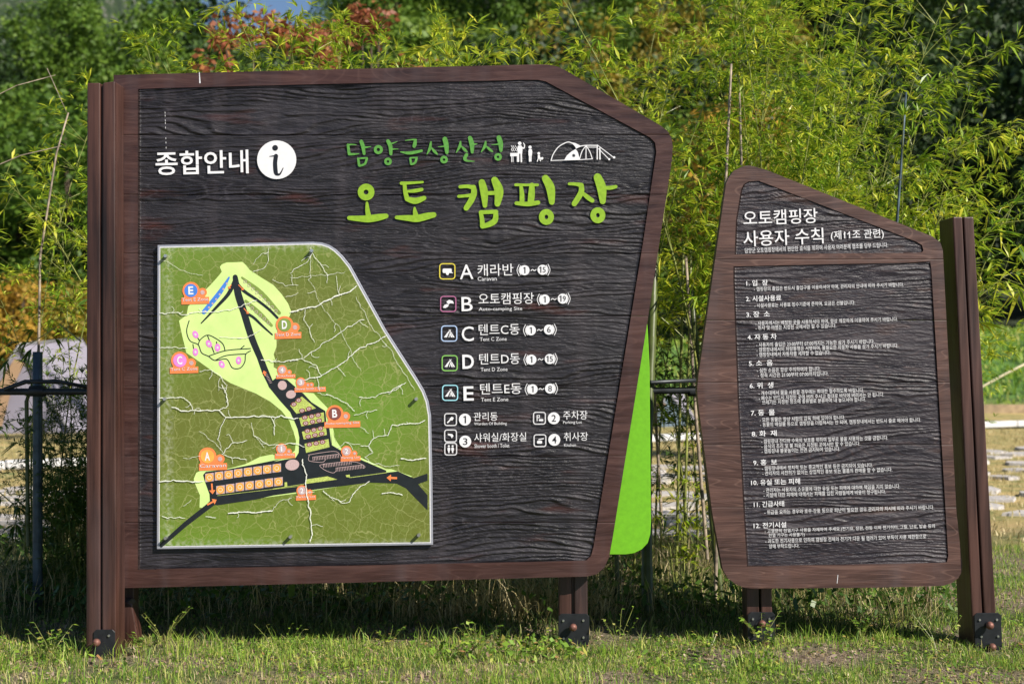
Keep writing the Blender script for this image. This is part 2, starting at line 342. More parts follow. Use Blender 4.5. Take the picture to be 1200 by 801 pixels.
# distant mountain
def build_mountain():
    xs = np.linspace(-330, 60, 90); ys = np.linspace(380, 620, 40)
    X, Y = np.meshgrid(xs, ys)
    ridge = 90 * (1 - sstep(-135, -108, X)) + 30 + 14 * np.exp(-((X + 142) / 12) ** 2) + 7 * np.exp(-((X + 165) / 8) ** 2)
    prof = sstep(380, 470, Y) * (1 - .5 * sstep(500, 620, Y))
    Zz = ridge * prof * (.9 + .28 * fbm(X * .03, Y * .03, 31, 5)) + (fbm(X * .18, Y * .18, 3, 3) - .5) * 16 * prof - 2
    v = np.stack([X.ravel(), Y.ravel(), Zz.ravel()], 1); nx = len(xs)
    i = (np.arange(len(ys) - 1)[:, None] * nx + np.arange(nx - 1)[None, :]).ravel()
    f = np.stack([i, i + 1, i + nx + 1, i + nx], 1).tolist()
    m, t, b = mat('wooded_mountain')
    n = N(t, 'ShaderNodeTexNoise', i_Scale=.25, i_Detail=8.0, i_Roughness=.75); L(t, coords(t), n.inputs['Vector'])
    r = ramp(t, n.outputs[0], [(.40, (.02, .045, .02)), (.55, (.05, .085, .03)), (.62, (.20, .19, .18)), (.72, (.34, .33, .32))])
    L(t, r.outputs[0], b.inputs['Base Color']); b.inputs['Roughness'].default_value = 1
    bp = N(t, 'ShaderNodeBump', i_Strength=1.0, i_Distance=3.0); L(t, n.outputs[0], bp.inputs['Height']); L(t, bp.outputs[0], b.inputs['Normal'])
    o = mobj('mountain', v, f, m); prop(o, 'far wooded mountain with pale rock faces', kind='structure')
build_mountain()

# ------------------------------------------------------------------ sign boards
def chaikin(p, n=2, closed=True):
    for _ in range(n):
        q = []
        for a, b in zip(p, p[1:] + p[:1]):
            q += [(a[0] * .75 + b[0] * .25, a[1] * .75 + b[1] * .25), (a[0] * .25 + b[0] * .75, a[1] * .25 + b[1] * .75)]
        p = q
    return p
def lr(poly, y):
    xs = []
    for (x0, y0), (x1, y1) in zip(poly, poly[1:] + poly[:1]):
        if (y0 <= y < y1) or (y1 <= y < y0): xs.append(x0 + (x1 - x0) * (y - y0) / (y1 - y0))
    return (min(xs), max(xs)) if xs else None

B1_OUT = [(133, 88), (400, 81), (625, 75.6), (640, 75.4), (652, 77.5), (662, 82), (774, 147), (783, 154), (787, 162), (788.5, 172), (787.5, 188), (758, 382), (718, 630), (714, 652), (708, 665), (699, 672.5), (688, 675), (420, 682), (133, 689)]
B1_IN = [[(162, 104), (400, 98), (628, 93.5), (638, 95), (761, 161), (767, 167), (768.5, 178), (753, 284), (703, 590), (695, 640), (692, 651), (686, 656.5), (420, 662), (162, 666.5)]]
B2_OUT = [(870, 195), (877, 194), (884, 195), (898, 199), (1093, 277), (1102, 284), (1105, 293), (1121, 600), (1127.6, 660), (1127, 670), (1123, 677), (1115, 683), (1105, 686), (1029, 688), (884, 689.5), (872, 688), (862, 684), (853, 677), (847, 667), (834.7, 600), (818, 470), (817, 456), (818.5, 440), (851, 215), (854, 208), (860, 200)]
B2_IN = [[(861.5, 298), (863, 258), (869, 222), (872, 216), (878, 212.5), (888, 212), (897, 215), (1073, 283), (1080, 287), (1081.5, 293), (1080, 296)],
         [(860, 312), (1089.6, 307), (1091, 316), (1100, 470), (1110.7, 651), (1109, 659), (876, 663), (872, 600), (865.5, 479), (860, 330)]]

def grain(x, y, seed):
    f = y / 5.0 + 10.5 * (fbm(x / 300, y / 58, seed, 2)) + 2.4 * vnoise(x / 95, y / 15, seed + 3) + .45 * vnoise(x / 20, y / 5, seed + 4)
    s = f - np.floor(f)
    ring = np.where(s < .78, (s / .78) ** 2.2, 1 - sstep(.78, 1, s))
    per = .25 + .75 * sstep(.30, .60, vnoise(x / 120, y / 17, seed + 8))       # smoother patches
    rough = fbm(x / 11, y / 1.7, seed + 5, 2)
    return ring * per * .68 + rough * .32

def make_board(parent, OUT, INS, joints, mats, thick, seed, rec=3.0, amp=1.5, sy=1.0, cols=210, slant=0.0):
    """planks[] cut from the outline; carved fields are recessed, grain is real relief (units: photo px at the board)"""
    d = TS; k = d / F
    top = min(p[1] for p in OUT); bot = max(p[1] for p in OUT)
    cuts = [top + .05] + joints + [bot - .05]
    key = sorted(set([p[1] for p in OUT] + [p[1] + e for I in INS for p in I for e in (-.7, .7)]))
    for pi, (ya, yb) in enumerate(zip(cuts, cuts[1:])):
        g = .16 if pi else 0; g2 = .16 if yb != cuts[-1] else 0
        ya2, yb2 = ya + g, yb - g2
        rows = list(np.arange(ya2, yb2, sy)) + [yb2, ya2 + .5, yb2 - .5] + [q for q in key if ya2 < q < yb2]
        rows = sorted(set(round(r, 3) for r in rows))
        rows = [r for i, r in enumerate(rows) if i == 0 or r - rows[i - 1] > .12]
        V = []; FM = []
        nf = 7
        P = []
        for y in rows:
            xl, xr = lr(OUT, y); I = None
            for J in INS:
                q = lr(J, y)
                if q: I = q
            inside = I is not None
            if not inside:
                base = None
                for J in INS:                          # nearest carved field's width keeps columns in line
                    ys = [p[1] for p in J]; yy = min(max(y, min(ys) + .4), max(ys) - .4)
                    dd = abs(yy - y)
                    if base is None or dd < base[0]: base = (dd, lr(J, yy))
                I = base[1]
            il = min(max(I[0], xl + 2), xr - 5); ir = max(min(I[1], xr - 2), il + 3)
            c = list(np.linspace(xl, il - .6, nf)) + list(np.linspace(il + 1.5, ir - .7, cols)) + list(np.linspace(ir + .7, xr, nf))
            P.append((y, c, inside, xl, xr))
        nc = nf * 2 + cols
        X = np.array([p[1] for p in P]); Y = np.repeat(np.array([p[0] for p in P])[:, None], nc, 1)
        ins = np.array([p[2] for p in P])[:, None] & ((np.arange(nc) >= nf) & (np.arange(nc) < nf + cols))[None, :]
        sd = seed + pi * 31
        ys_ = Y + slant * (X - 600)
        Gc = grain(X, ys_, sd); Gf = fbm(X / 60, ys_ / 3.0, sd + 50, 3)
        Hh = np.where(ins, -rec + amp * Gc, (Gf - .5) * .22)
        edge = np.minimum(Y - ya2, yb2 - Y)
        Hh = Hh - .35 * (1 - sstep(0, .8, edge))
        nr = len(P)
        Xw = (X - 600) * k; Zw = H - (Y - 400.5) * k; Yw = d - Hh * k
        front = np.stack([Xw.ravel(), Yw.ravel(), Zw.ravel()], 1)
        i = (np.arange(nr - 1)[:, None] * nc + np.arange(nc - 1)[None, :])
        inq = (ins[:-1, :-1] | ins[1:, :-1] | ins[:-1, 1:] | ins[1:, 1:])
        fi = i.ravel(); F4 = np.stack([fi, fi + nc, fi + nc + 1, fi + 1], 1).tolist()
        allq = (ins[:-1, :-1] & ins[1:, :-1] & ins[:-1, 1:] & ins[1:, 1:]).ravel(); inr = inq.ravel(); fm = np.where(allq, 1, np.where(inr, 2, 0)).tolist()
        # back and sides
        bl = np.stack([Xw[:, 0], np.full(nr, d + thick), Zw[:, 0]], 1); br = np.stack([Xw[:, -1], np.full(nr, d + thick), Zw[:, -1]], 1)
        ob = nr * nc; V = np.concatenate([front, bl, br])
        for r in range(nr - 1):
            a, b_ = ob + r, ob + r + 1; c_, e = ob + nr + r, ob + nr + r + 1
            F4.append([a, c_, e, b_]); F4.append([r * nc, a, b_, (r + 1) * nc]); F4.append([(r + 1) * nc - 1, (r + 2) * nc - 1, e, c_]); fm += [0, 0, 0]
        F4.append([*range(0, nc), ob + nr, ob][::-1][::-1]); fm.append(0)
        F4.append([*range((nr - 1) * nc, nr * nc)][::-1] + [ob + nr - 1, ob + 2 * nr - 1]); fm.append(0)
        o = mobj('plank', V, F4, mats, parent, fm=fm)
        me = o.data; allin = (ins[:-1, :-1] & ins[1:, :-1] & ins[:-1, 1:] & ins[1:, 1:]).ravel(); sm = np.zeros(len(F4), bool); sm[:len(allin)] = allin
        me.polygons.foreach_set('use_smooth', sm)

def prism(name, quad, y0, y1, m, parent, bev=.004, seg=2):
    """quad: four (X, Z) corners, front at y0, back at y1"""
    bm = bmesh.new()
    a = [bm.verts.new((x, y0, z)) for x, z in quad]; b = [bm.verts.new((x, y1, z)) for x, z in quad]
    bm.faces.new(a); bm.faces.new(b[::-1]); n = len(quad)
    for i in range(n): bm.faces.new((a[i], b[i], b[(i + 1) % n], a[(i + 1) % n]))
    bmesh.ops.recalc_face_normals(bm, faces=bm.faces)
    if bev: bmesh.ops.bevel(bm, geom=list(bm.edges), offset=bev, segments=seg, affect='EDGES', profile=.5, clamp_overlap=True)
    return bmobj(name, bm, m, parent)
def pq(pts, d): return [(px(x, y, d)[0], px(x, y, d)[2]) for x, y in pts]
def cyl(name, p, r, dy, m, parent, n=14, dome=False):
    bm = bmesh.new()
    if dome: bmesh.ops.create_uvsphere(bm, u_segments=n, v_segments=10, radius=r)
    else:
        bmesh.ops.create_cone(bm, segments=n, radius1=r, radius2=r * .9, depth=dy, cap_ends=True)
        bmesh.ops.rotate(bm, verts=bm.verts, matrix=Matrix.Rotation(R(90), 3, 'X'))
    bmesh.ops.translate(bm, verts=bm.verts, vec=Vector(p))
    return bmobj(name, bm, m, parent, smooth=dome)
def plate(corner, d, bolts, screws, parent, tilt=0, label=None):
    (x0, y0, x1, y1) = corner; c = 3
    pts = [(x0 + c, y0), (x1 - c, y0), (x1, y0 + c), (x1 + tilt, y1), (x0 + tilt, y1), (x0, y0 + c)]
    p = prism('bracket_plate', pq(pts, d), d - .005, d - .0005, M['steel_dark'], parent, .0008, 1)
    for bx, by in bolts:
        X, Y, Zz = px(bx, by, d); cyl('washer', (X, d - .007, Zz), .012, .004, M['steel_dark'], p)
        cyl('bolt_head', (X, d - .032, Zz), .0165, 0, M['copper'], p, dome=True)
        cyl('bolt_shank', (X, d - .016, Zz), .008, .024, M['copper'], p)
    for sx, sy in screws:
        X, Y, Zz = px(sx, sy, d); cyl('screw', (X, d - .008, Zz), .0052, .006, M['chrome'], p, 8)
    return p

sign1 = empty('information_board', px(420, 757.5, TS), 'large dark wooden campground information board with a cracked green map panel', 'signboard')
sign2 = empty('rules_board', px(1000, 757.5, TS), 'narrower sloping-topped wooden board of campground rules in small white writing', 'signboard')
make_board(sign1, B1_OUT, B1_IN, [158, 228, 297, 370, 452, 534, 612], [M['frame1'], M['carve1'], M['recess_edge']], .06, 11, rec=2.1, amp=2.3, slant=.022)
make_board(sign2, B2_OUT, B2_IN, [304, 375, 448, 521, 594], [M['frame2'], M['carve2'], M['recess_edge']], .06, 421, rec=1.7, amp=1.8, cols=130, slant=.035)

# posts
dp = 5.86; db = 6.003
def beam(par, t, b, y0, y1, m=None): return prism('post_beam', pq([(t[0], t[2]), (t[1], t[3] if len(t) > 3 else t[2]), (b[1], b[2]), (b[0], b[2])], y0), y0, y1, m or M['post'], par, .005, 2)
beam(sign1, (102, 117.3, 97), (100.5, 117, 790), dp, db - .006)
beam(sign1, (120.3, 134.6, 97, 95), (119.5, 136, 790), dp + .001, db - .004)
prism('groove_filler', pq([(112, 99), (124, 99), (124, 790), (112, 790)], dp + .02), dp + .02, db - .008, M['post'], sign1, 0)
prism('post_block', pq([(135, 708), (139, 704), (150, 704), (155, 708), (161, 745), (161, 790), (135, 790)], 6.08), 6.08, 6.16, M['post'], sign1, .006)
beam(sign1, (128, 157, 640), (128, 157, 790), 6.17, 6.25)
plate((110, 737, 135, 790), dp - .001, [(115.5, 750.5)], [(128, 744)], sign1)
beam(sign1, (655, 669.5, 660), (655, 670, 790), 6.075, 6.19)
beam(sign1, (673, 688.5, 660), (673.5, 689, 790), 6.075, 6.19)
prism('groove_filler', pq([(664, 664), (680, 664), (680, 790), (664, 790)], 6.09), 6.095, 6.18, M['post'], sign1, 0)
plate((654.5, 718.5, 690.5, 790), 6.074, [(671.3, 733)], [(660, 726.5), (683.5, 726.2), (683.6, 746), (660.5, 747)], sign1)
dr = 5.975
# sign 2
beam(sign2, (1117, 1127.8, 254), (1142.5, 1155, 790), dr, dr + .20)
beam(sign2, (1129.3, 1141, 254), (1157.3, 1171.5, 790), dr + .001, dr + .199)
prism('groove_filler', pq([(1123, 257), (1134, 257), (1162, 790), (1150, 790)], dr + .02), dr + .02, dr + .18, M['post'], sign2, 0)
plate((1141.5, 717.5, 1173, 790), dr - .001, [(1157.3, 730.7), (1160, 756)], [(1147.5, 725.5), (1167.5, 725.2), (1149.5, 745), (1169, 744.6)], sign2, tilt=2)
beam(sign2, (874, 889, 670), (876, 891, 790), 6.075, 6.19)
beam(sign2, (891.5, 904.5, 670), (893, 906, 790), 6.075, 6.19)
plate((876.5, 716.5, 908, 790), 6.074, [(891.8, 729), (894.5, 753.5)], [(882, 724.5), (901.5, 724.3), (883.5, 743), (903, 743)], sign2)
# lime green board behind the big one
g = prism('green_panel', pq([(640, 649.5), (733, 649.5), (743, 648), (752, 643.5), (759, 636), (762, 626), (762.8, 612), (761.2, 430), (759.2, 388), (752, 300), (640, 300)], 6.11), 6.11, 6.135, M['lime'], sign1, .002, 1)
g['label'] = 'bright lime green board showing behind the right edge'

# ------------------------------------------------------------------ flat lettering and print
class Flat:
    def __init__(s, d, layer=0): s.d = d; s.V = []; s.F = []; s.n = 0; s.e = layer
    def poly(s, pts):
        d = s.d - s.e - s.n * 4e-6; s.n += 1
        o = len(s.V); P = [px(x, y, s.d) for x, y in pts]
        s.V += [(p[0], d, p[2]) for p in P]
        if len(pts) <= 4: s.F.append([o + i for i in range(len(pts))]); return s
        for t in tessellate_polygon([[Vector((p[0], p[2], 0)) for p in P]]): s.F.append([o + i for i in t])
        return s
    def quadstrip(s, A, B):
        d = s.d - s.e - s.n * 4e-6; s.n += 1
        o = len(s.V); n = len(A)
        for x, y in A + B: p = px(x, y, s.d); s.V.append((p[0], d, p[2]))
        for i in range(n - 1): s.F.append([o + i, o + i + 1, o + n + i + 1, o + n + i])
        return s
    def stroke(s, pts, w, closed=False, smooth=True, cap=True):
        if not hasattr(w, '__len__'): w = [w] * len(pts)
        p = [(a[0], a[1], b) for a, b in zip(pts, w)]
        if smooth and len(p) > 2:
            q = []; n = len(p)
            rng = range(n if closed else n - 1)
            for i in rng:
                p0 = p[i - 1] if (i > 0 or closed) else p[0]; p1 = p[i]; p2 = p[(i + 1) % n]; p3 = p[(i + 2) % n] if (i + 2 < n or closed) else p[-1]
                for k in range(5):
                    u = k / 5
                    q.append(tuple(.5 * ((2 * p1[j]) + (-p0[j] + p2[j]) * u + (2 * p0[j] - 5 * p1[j] + 4 * p2[j] - p3[j]) * u * u + (-p0[j] + 3 * p1[j] - 3 * p2[j] + p3[j]) * u ** 3) for j in range(3)))
            q.append(p[0] if closed else p[-1]); p = q
        elif closed: p = p + [p[0]]
        A = []; B = []; n = len(p)
        for i in range(n):
            a = p[i - 1] if i > 0 else (p[-2] if closed else p[0]); b = p[i + 1] if i < n - 1 else (p[1] if closed else p[-1])
            dx, dy = b[0] - a[0], b[1] - a[1]; l = math.hypot(dx, dy) or 1; h = p[i][2] / 2
            A.append((p[i][0] - dy / l * h, p[i][1] + dx / l * h)); B.append((p[i][0] + dy / l * h, p[i][1] - dx / l * h))
        s.quadstrip(A, B)
        if cap and not closed:
            for e in (p[0], p[-1]): s.disc(e[0], e[1], e[2] / 2, n=10)
        return s
    def disc(s, x, y, r, ry=None, n=20, rot=0):
        ry = ry or r; c, q = math.cos(rot), math.sin(rot)
        d = s.d - s.e - s.n * 4e-6; s.n += 1
        o = len(s.V)
        for i in range(n):
            a = 2 * math.pi * i / n; u, v = r * math.cos(a), ry * math.sin(a)
            p = px(x + u * c - v * q, y + u * q + v * c, s.d); s.V.append((p[0], d, p[2]))
        s.F.append([o + i for i in range(n)]); return s
    def ring(s, x, y, r, w, ry=None):
        ry = ry or r; n = 24
        return s.stroke([(x + r * math.cos(2 * math.pi * i / n), y + ry * math.sin(2 * math.pi * i / n)) for i in range(n)], w, True, False)
    def rrect(s, x0, y0, x1, y1, r, w, sk=0):
        P = []
        for cx, cy, a0 in ((x1 - r, y0 + r, -90), (x1 - r, y1 - r, 0), (x0 + r, y1 - r, 90), (x0 + r, y0 + r, 180)):
            for k in range(5): a = R(a0 + k * 22.5); P.append((cx + r * math.cos(a), cy + r * math.sin(a)))
        if w: return s.stroke(P, w, True, False)
        return s.poly(P)
    def done(s, name, m, parent, label=None):
        o = mobj(name, s.V, s.F, m, parent)
        if label: o['label'] = label
        return o

_queue = []
def text(s, x, y, w, h, d, m, parent, bold=0, rot=-1.3, res=3, e=0, name='lettering', sk=0):
    """queue string s for the box whose baseline-left corner is photo pixel (x, y) and size w x h (px)"""
    _queue.append((s, x, y, w, h, d, m, parent, bold, rot, res, e, name))
def flush_text():
    groups = {}
    for q in _queue: groups.setdefault((q[8], q[10]), []).append(q)
    obs = []
    for (bold, res), Q in groups.items():
        tc = bpy.data.curves.new('type', 'FONT'); tc.body = '\n'.join(q[0] for q in Q); tc.offset = bold; tc.resolution_u = res; tc.space_line = 4
        to = bpy.data.objects.new('type', tc); COL.objects.link(to); obs.append((to, Q))
    dg = bpy.context.evaluated_depsgraph_get(); dg.update()
    for to, Q in obs:
        me0 = bpy.data.meshes.new_from_object(to.evaluated_get(dg)); n = len(me0.vertices)
        C3 = np.empty(n * 3); me0.vertices.foreach_get('co', C3); C3 = C3.reshape(-1, 3)
        np_ = len(me0.polygons); ls = np.empty(np_, int); lt = np.empty(np_, int); me0.polygons.foreach_get('loop_start', ls); me0.polygons.foreach_get('loop_total', lt)
        lv = np.empty(len(me0.loops), int); me0.loops.foreach_get('vertex_index', lv)
        line = np.round((-C3[:, 1] + .35) / 4.0).astype(int)
        pl = line[lv[ls]]
        for i, (s, x, y, w, h, d, m, parent, bold, rot, res, e, name) in enumerate(Q):
            pi = np.nonzero(pl == i)[0]
            if len(pi) == 0: continue
            faces = [lv[ls[p]:ls[p] + lt[p]] for p in pi]; used = np.unique(np.concatenate(faces)); mp_ = {int(v): k for k, v in enumerate(used)}
            F_ = [[mp_[int(v)] for v in f_] for f_ in faces]; c = C3[used]; lo = c.min(0); hi = c.max(0)
            u = (c[:, 0] - lo[0]) / (hi[0] - lo[0]) * w; v = -(c[:, 1] - lo[1]) / (hi[1] - lo[1]) * h
            a = R(rot); X = x + u * math.cos(a) - v * math.sin(a); Y = y + u * math.sin(a) + v * math.cos(a); k = d / F
            V = np.stack([(X - 600) * k, np.full(len(X), d - e), H - (Y - 400.5) * k], 1)
            mobj(name, V, F_, m, parent)
        bpy.data.objects.remove(to)

DT = TS - .0018       # lettering plane, just in front of the carved relief
TT = Z(400, 150, 6); T2 = Z(400, 195, 6); T3 = Z(530, 195, 6)
# brushed heading
def strokes(zz, lst, d, m, name, counts):
    i = 0
    for c in counts:
        f = Flat(d)
        for it in lst[i:i + c]:
            if it[0] == 'ring':
                x, y = zz(it[1], it[2]); f.ring(x, y, it[3] / zz.k, it[4] / zz.k, it[5] / zz.k if len(it) > 5 else None)
            else: f.stroke(zz(it[0]), [w / zz.k for w in it[1]])
        f.done(name, m, sign1); i += c
strokes(TT, [
    ([(42, 118), (75, 116), (105, 118)], [10, 10, 5]), ([(46, 118), (52, 160), (55, 182)], [18, 20, 20]), ([(55, 184), (90, 184), (125, 180)], [18, 14, 5]),
    ([(140, 95), (152, 130), (160, 180)], [26, 26, 20]), ([(158, 138), (185, 134), (208, 130)], [16, 9, 4]),
    ([(118, 215), (125, 262)], [16, 18]), ([(118, 214), (180, 210)], [10, 12]), ([(180, 212), (165, 252), (128, 266)], [16, 16, 14]),
    ('ring', 260, 152, 22, 20), ([(328, 92), (345, 130), (348, 182)], [26, 28, 22]), ([(345, 112), (370, 104), (392, 96)], [14, 8, 4]), ([(348, 150), (375, 148), (400, 148)], [14, 8, 4]),
    ('ring', 328, 235, 18, 18),
    ([(450, 88), (490, 82), (525, 82)], [5, 9, 12]), ([(520, 86), (517, 110), (512, 128)], [20, 26, 24]), ([(418, 168), (480, 176), (565, 160)], [8, 22, 18]),
    ([(484, 212), (490, 252)], [14, 16]), ([(484, 210), (532, 208)], [10, 12]), ([(530, 210), (518, 244), (494, 254)], [16, 16, 14]),
    ([(630, 98), (622, 145), (602, 184)], [12, 20, 6]), ([(636, 140), (655, 165), (675, 184)], [8, 20, 10]), ([(680, 132), (710, 130), (735, 126)], [4, 9, 14]), ([(728, 78), (738, 120), (742, 172)], [34, 34, 24]),
    ('ring', 722, 222, 18, 18),
    ([(838, 96), (832, 130), (808, 172)], [12, 20, 6]), ([(845, 128), (865, 150), (884, 168)], [8, 20, 10]), ([(905, 70), (918, 115), (920, 170)], [30, 34, 20]), ([(925, 115), (955, 112)], [14, 5]),
    ([(880, 188), (868, 215), (885, 230), (935, 234)], [24, 24, 14, 4]),
    ([(1015, 96), (1008, 130), (984, 168)], [12, 20, 6]), ([(1020, 128), (1040, 148), (1062, 165)], [8, 18, 12]), ([(1055, 118), (1085, 116), (1110, 112)], [4, 9, 14]), ([(1108, 68), (1120, 110), (1122, 158)], [34, 34, 22]),
    ('ring', 1102, 203, 18, 18)], DT, M['title2'], 'heading_syllable', (8, 5, 6, 5, 5, 5))
strokes(T2, [('ring', 174, 180, 38, 42), ([(180, 256), (183, 300), (190, 345)], [18, 30, 38]), ([(55, 362), (120, 366), (190, 368), (260, 358), (315, 348)], [30, 40, 50, 48, 34]),
    ([(422, 118), (480, 116), (572, 110)], [24, 20, 16]), ([(444, 120), (450, 180), (462, 225)], [26, 30, 34]), ([(455, 175), (510, 172), (566, 162)], [14, 26, 24]), ([(462, 228), (520, 242), (582, 222)], [34, 44, 32]),
    ([(515, 292), (518, 320), (524, 345)], [16, 30, 38]), ([(388, 358), (460, 362), (530, 366), (600, 350), (650, 340)], [26, 40, 50, 48, 38]),
    ([(835, 143), (890, 140), (930, 150)], [24, 26, 34]), ([(930, 146), (932, 190), (912, 240), (878, 292)], [34, 42, 42, 38]), ([(825, 210), (880, 206), (930, 200)], [22, 22, 30]),
    ([(988, 112), (1004, 180), (1010, 275)], [46, 54, 32]), ([(1078, 96), (1108, 170), (1098, 262)], [48, 64, 42]), ([(1015, 188), (1080, 186)], [28, 28]),
    ([(980, 325), (990, 375), (992, 420)], [26, 32, 34]), ([(980, 322), (1090, 318)], [28, 28]), ([(1086, 322), (1082, 375), (1050, 402), (992, 422)], [32, 40, 40, 30])], DT, M['title'], 'heading_syllable', (3, 6, 9))
strokes(T3, [([(445, 129), (520, 130), (600, 130)], [20, 18, 20]), ([(482, 130), (490, 190), (490, 255)], [22, 32, 34]), ([(560, 132), (558, 190), (552, 250)], [36, 46, 44]), ([(450, 258), (530, 264), (604, 254)], [26, 32, 30]),
    ([(655, 84), (690, 150), (700, 250)], [50, 62, 40]), ('ring', 662, 355, 33, 40, 36),
    ([(822, 122), (870, 124), (905, 132)], [20, 24, 34]), ([(908, 132), (905, 185), (858, 262)], [34, 40, 38]), ([(912, 182), (950, 215), (985, 240)], [20, 32, 30]),
    ([(1022, 76), (1050, 150), (1058, 245)], [56, 66, 42]), ([(1065, 150), (1110, 150), (1150, 142)], [24, 28, 24]), ('ring', 1024, 343, 33, 40, 36)], DT, M['title'], 'heading_syllable', (6, 6))
# general guide heading and information emblem
text('종합안내', 182.5, 205.5, 109, 28, DT, M['white'], sign1, bold=.012)
f = Flat(DT); f.disc(324.2, 187.2, 23, 22.6, 40); emb = f.done('information_emblem', M['white'], sign1)
f = Flat(DT, .0006); z1 = Z(90, 60, 3.813)
f.disc(*z1(886, 432), 3.4); f.stroke(z1([(862, 470), (880, 468), (892, 466)]), [.8, 1.6, 2]); f.stroke(z1([(890, 468), (886, 500), (889, 540), (896, 550), (908, 548), (922, 522)]), [5, 5, 5, 3.4, 2, 1])
f.done('emblem_letter', M['ink'], emb)
# family and tent pictures
ZI = Z(590, 155, 8.571)
f = Flat(DT)
def zi(p): return ZI(p)
f.poly(ZI([(68, 208), (150, 206), (150, 240), (68, 242)]))
for a in (82, 96, 138): f.stroke(ZI([(a, 240), (a, 296)]), .8)
for a in (78, 96, 118): f.stroke(ZI([(a + 14, 190), (a + 2, 172), (a + 12, 155), (a, 135)]), .7)
f.disc(*ZI(163, 112), 2.1); f.poly(ZI([(145, 135), (180, 132), (192, 160), (188, 215), (145, 215), (136, 170)]))
f.stroke(ZI([(150, 210), (150, 292)]), 1.8); f.stroke(ZI([(178, 210), (180, 294)]), 1.8); f.stroke(ZI([(182, 150), (205, 160), (212, 130), (200, 108)]), [1.6, 1.4, 1.2, .9])
f.disc(*ZI(267, 150), 1.9); f.poly(ZI([(255, 170), (284, 168), (290, 195), (285, 235), (252, 235), (250, 190)])); f.stroke(ZI([(262, 230), (262, 290)]), 1.5); f.stroke(ZI([(277, 230), (275, 290)]), 1.5)
f.disc(*ZI(355, 212), 1.6); f.poly(ZI([(345, 228), (365, 226), (372, 262), (345, 265)])); f.stroke(ZI([(350, 262), (340, 292)]), 1.1); f.stroke(ZI([(362, 262), (372, 288)]), 1.1); f.poly(ZI([(368, 255), (395, 248), (402, 262), (392, 276), (372, 274)]))
f.stroke(ZI([(478, 285), (500, 220), (550, 150), (610, 112), (655, 98), (700, 115)]), 1.1)
f.poly(ZI([(655, 96), (720, 108), (775, 135), (730, 162), (712, 135), (690, 112)])); f.stroke(ZI([(730, 160), (775, 140), (830, 132), (945, 132)]), 1.1)
f.poly(ZI([(608, 282), (635, 235), (680, 195), (725, 168), (745, 195), (770, 275)])); f.stroke(ZI([(478, 284), (600, 280), (760, 275), (890, 268)]), .8)
f.stroke(ZI([(765, 268), (790, 190), (830, 135)]), 1); f.stroke(ZI([(830, 140), (829, 265)]), 1); f.stroke(ZI([(835, 140), (870, 200), (893, 268)]), 1); f.stroke(ZI([(840, 150), (945, 150)]), .8)
f.stroke(ZI([(942, 130), (942, 270)]), 1.3); f.stroke(ZI([(968, 160), (970, 270)]), 1.5); f.stroke(ZI([(945, 130), (1110, 255)]), .9); f.stroke(ZI([(955, 165), (1062, 272)]), .9)
f.disc(*ZI(1112, 252), 1.4); f.disc(*ZI(1062, 270), 1.2)
pic = f.done('camping_picture', M['white'], sign1)
f = Flat(DT, .0008); cx, cy = ZI(706, 233)
for k in range(4): a = k * math.pi / 4; f.stroke([(cx - 2 * math.cos(a), cy - 2 * math.sin(a)), (cx + 2 * math.cos(a), cy + 2 * math.sin(a))], .7, cap=False)
f.done('tent_star', M['ink'], pic)
# legend
def numdisc(x, y, r, s, parent=sign1, m='white'):
    f = Flat(DT); f.disc(x, y, r, n=28); o = f.done('number_disc', M[m], parent)
    w, h = (r * .5, r * 1.15) if len(s) == 1 else (r * 1.1, r * 1.1)
    if s in '12346 8'.split() or s in ('2', '3', '4', '6', '8'): w = r * .75 if s != '1' else r * .42
    if s[0] == '1':
        g1 = Flat(DT, .0006); ox = x if len(s) == 1 else x - r * .42; g1.stroke([(ox - r * .22, y - r * .35), (ox + r * .05, y - r * .55)], r * .17, cap=False); g1.stroke([(ox + r * .08, y - r * .62), (ox + r * .08, y + r * .6)], r * .22, cap=False)
        g1.done('numeral', M['ink'], o); s = s[1:]; x += r * .32; w = r * .62
    if s: text(s, x - w / 2, y + h / 2, w, h, DT, M['ink'], o, .006, 0, e=.0006, name='numeral')
    return o
def frame_icon(x, y, r, m, draw):
    f = Flat(DT); f.rrect(x - r, y - r, x + r, y + r, r * .38, 1.25); o = f.done('pictogram', M[m], sign1)
    g_ = Flat(DT, .0002); draw(g_, x, y, r); g_.done('pictogram_symbol', M['white'], o)
def tent_icon(f, x, y, r):
    f.poly([(x - .7 * r, y + .5 * r), (x - .25 * r, y - .1 * r), (x - .05 * r, y - .35 * r), (x + .02 * r, y - .25 * r), (x - .3 * r, y + .5 * r)])
    f.poly([(x - .1 * r, y + .5 * r), (x + .12 * r, y - .2 * r), (x + .45 * r, y + .5 * r), (x + .22 * r, y + .5 * r), (x + .1 * r, y + .1 * r), (x + .02 * r, y + .5 * r)])
    f.poly([(x + .1 * r, y - .35 * r), (x + .3 * r, y - .15 * r), (x + .72 * r, y + .5 * r), (x + .5 * r, y + .5 * r)]); f.stroke([(x - .02 * r, y - .5 * r), (x + .2 * r, y - .2 * r)], .7); f.stroke([(x + .2 * r, y - .5 * r), (x, y - .2 * r)], .7)
def caravan_icon(f, x, y, r):
    f.rrect(x - .62 * r, y - .36 * r, x + .58 * r, y + .22 * r, r * .16, 0); f.disc(x + .02 * r, y + .3 * r, .2 * r); f.stroke([(x + .5 * r, y + .2 * r), (x + .72 * r, y + .2 * r)], .8)
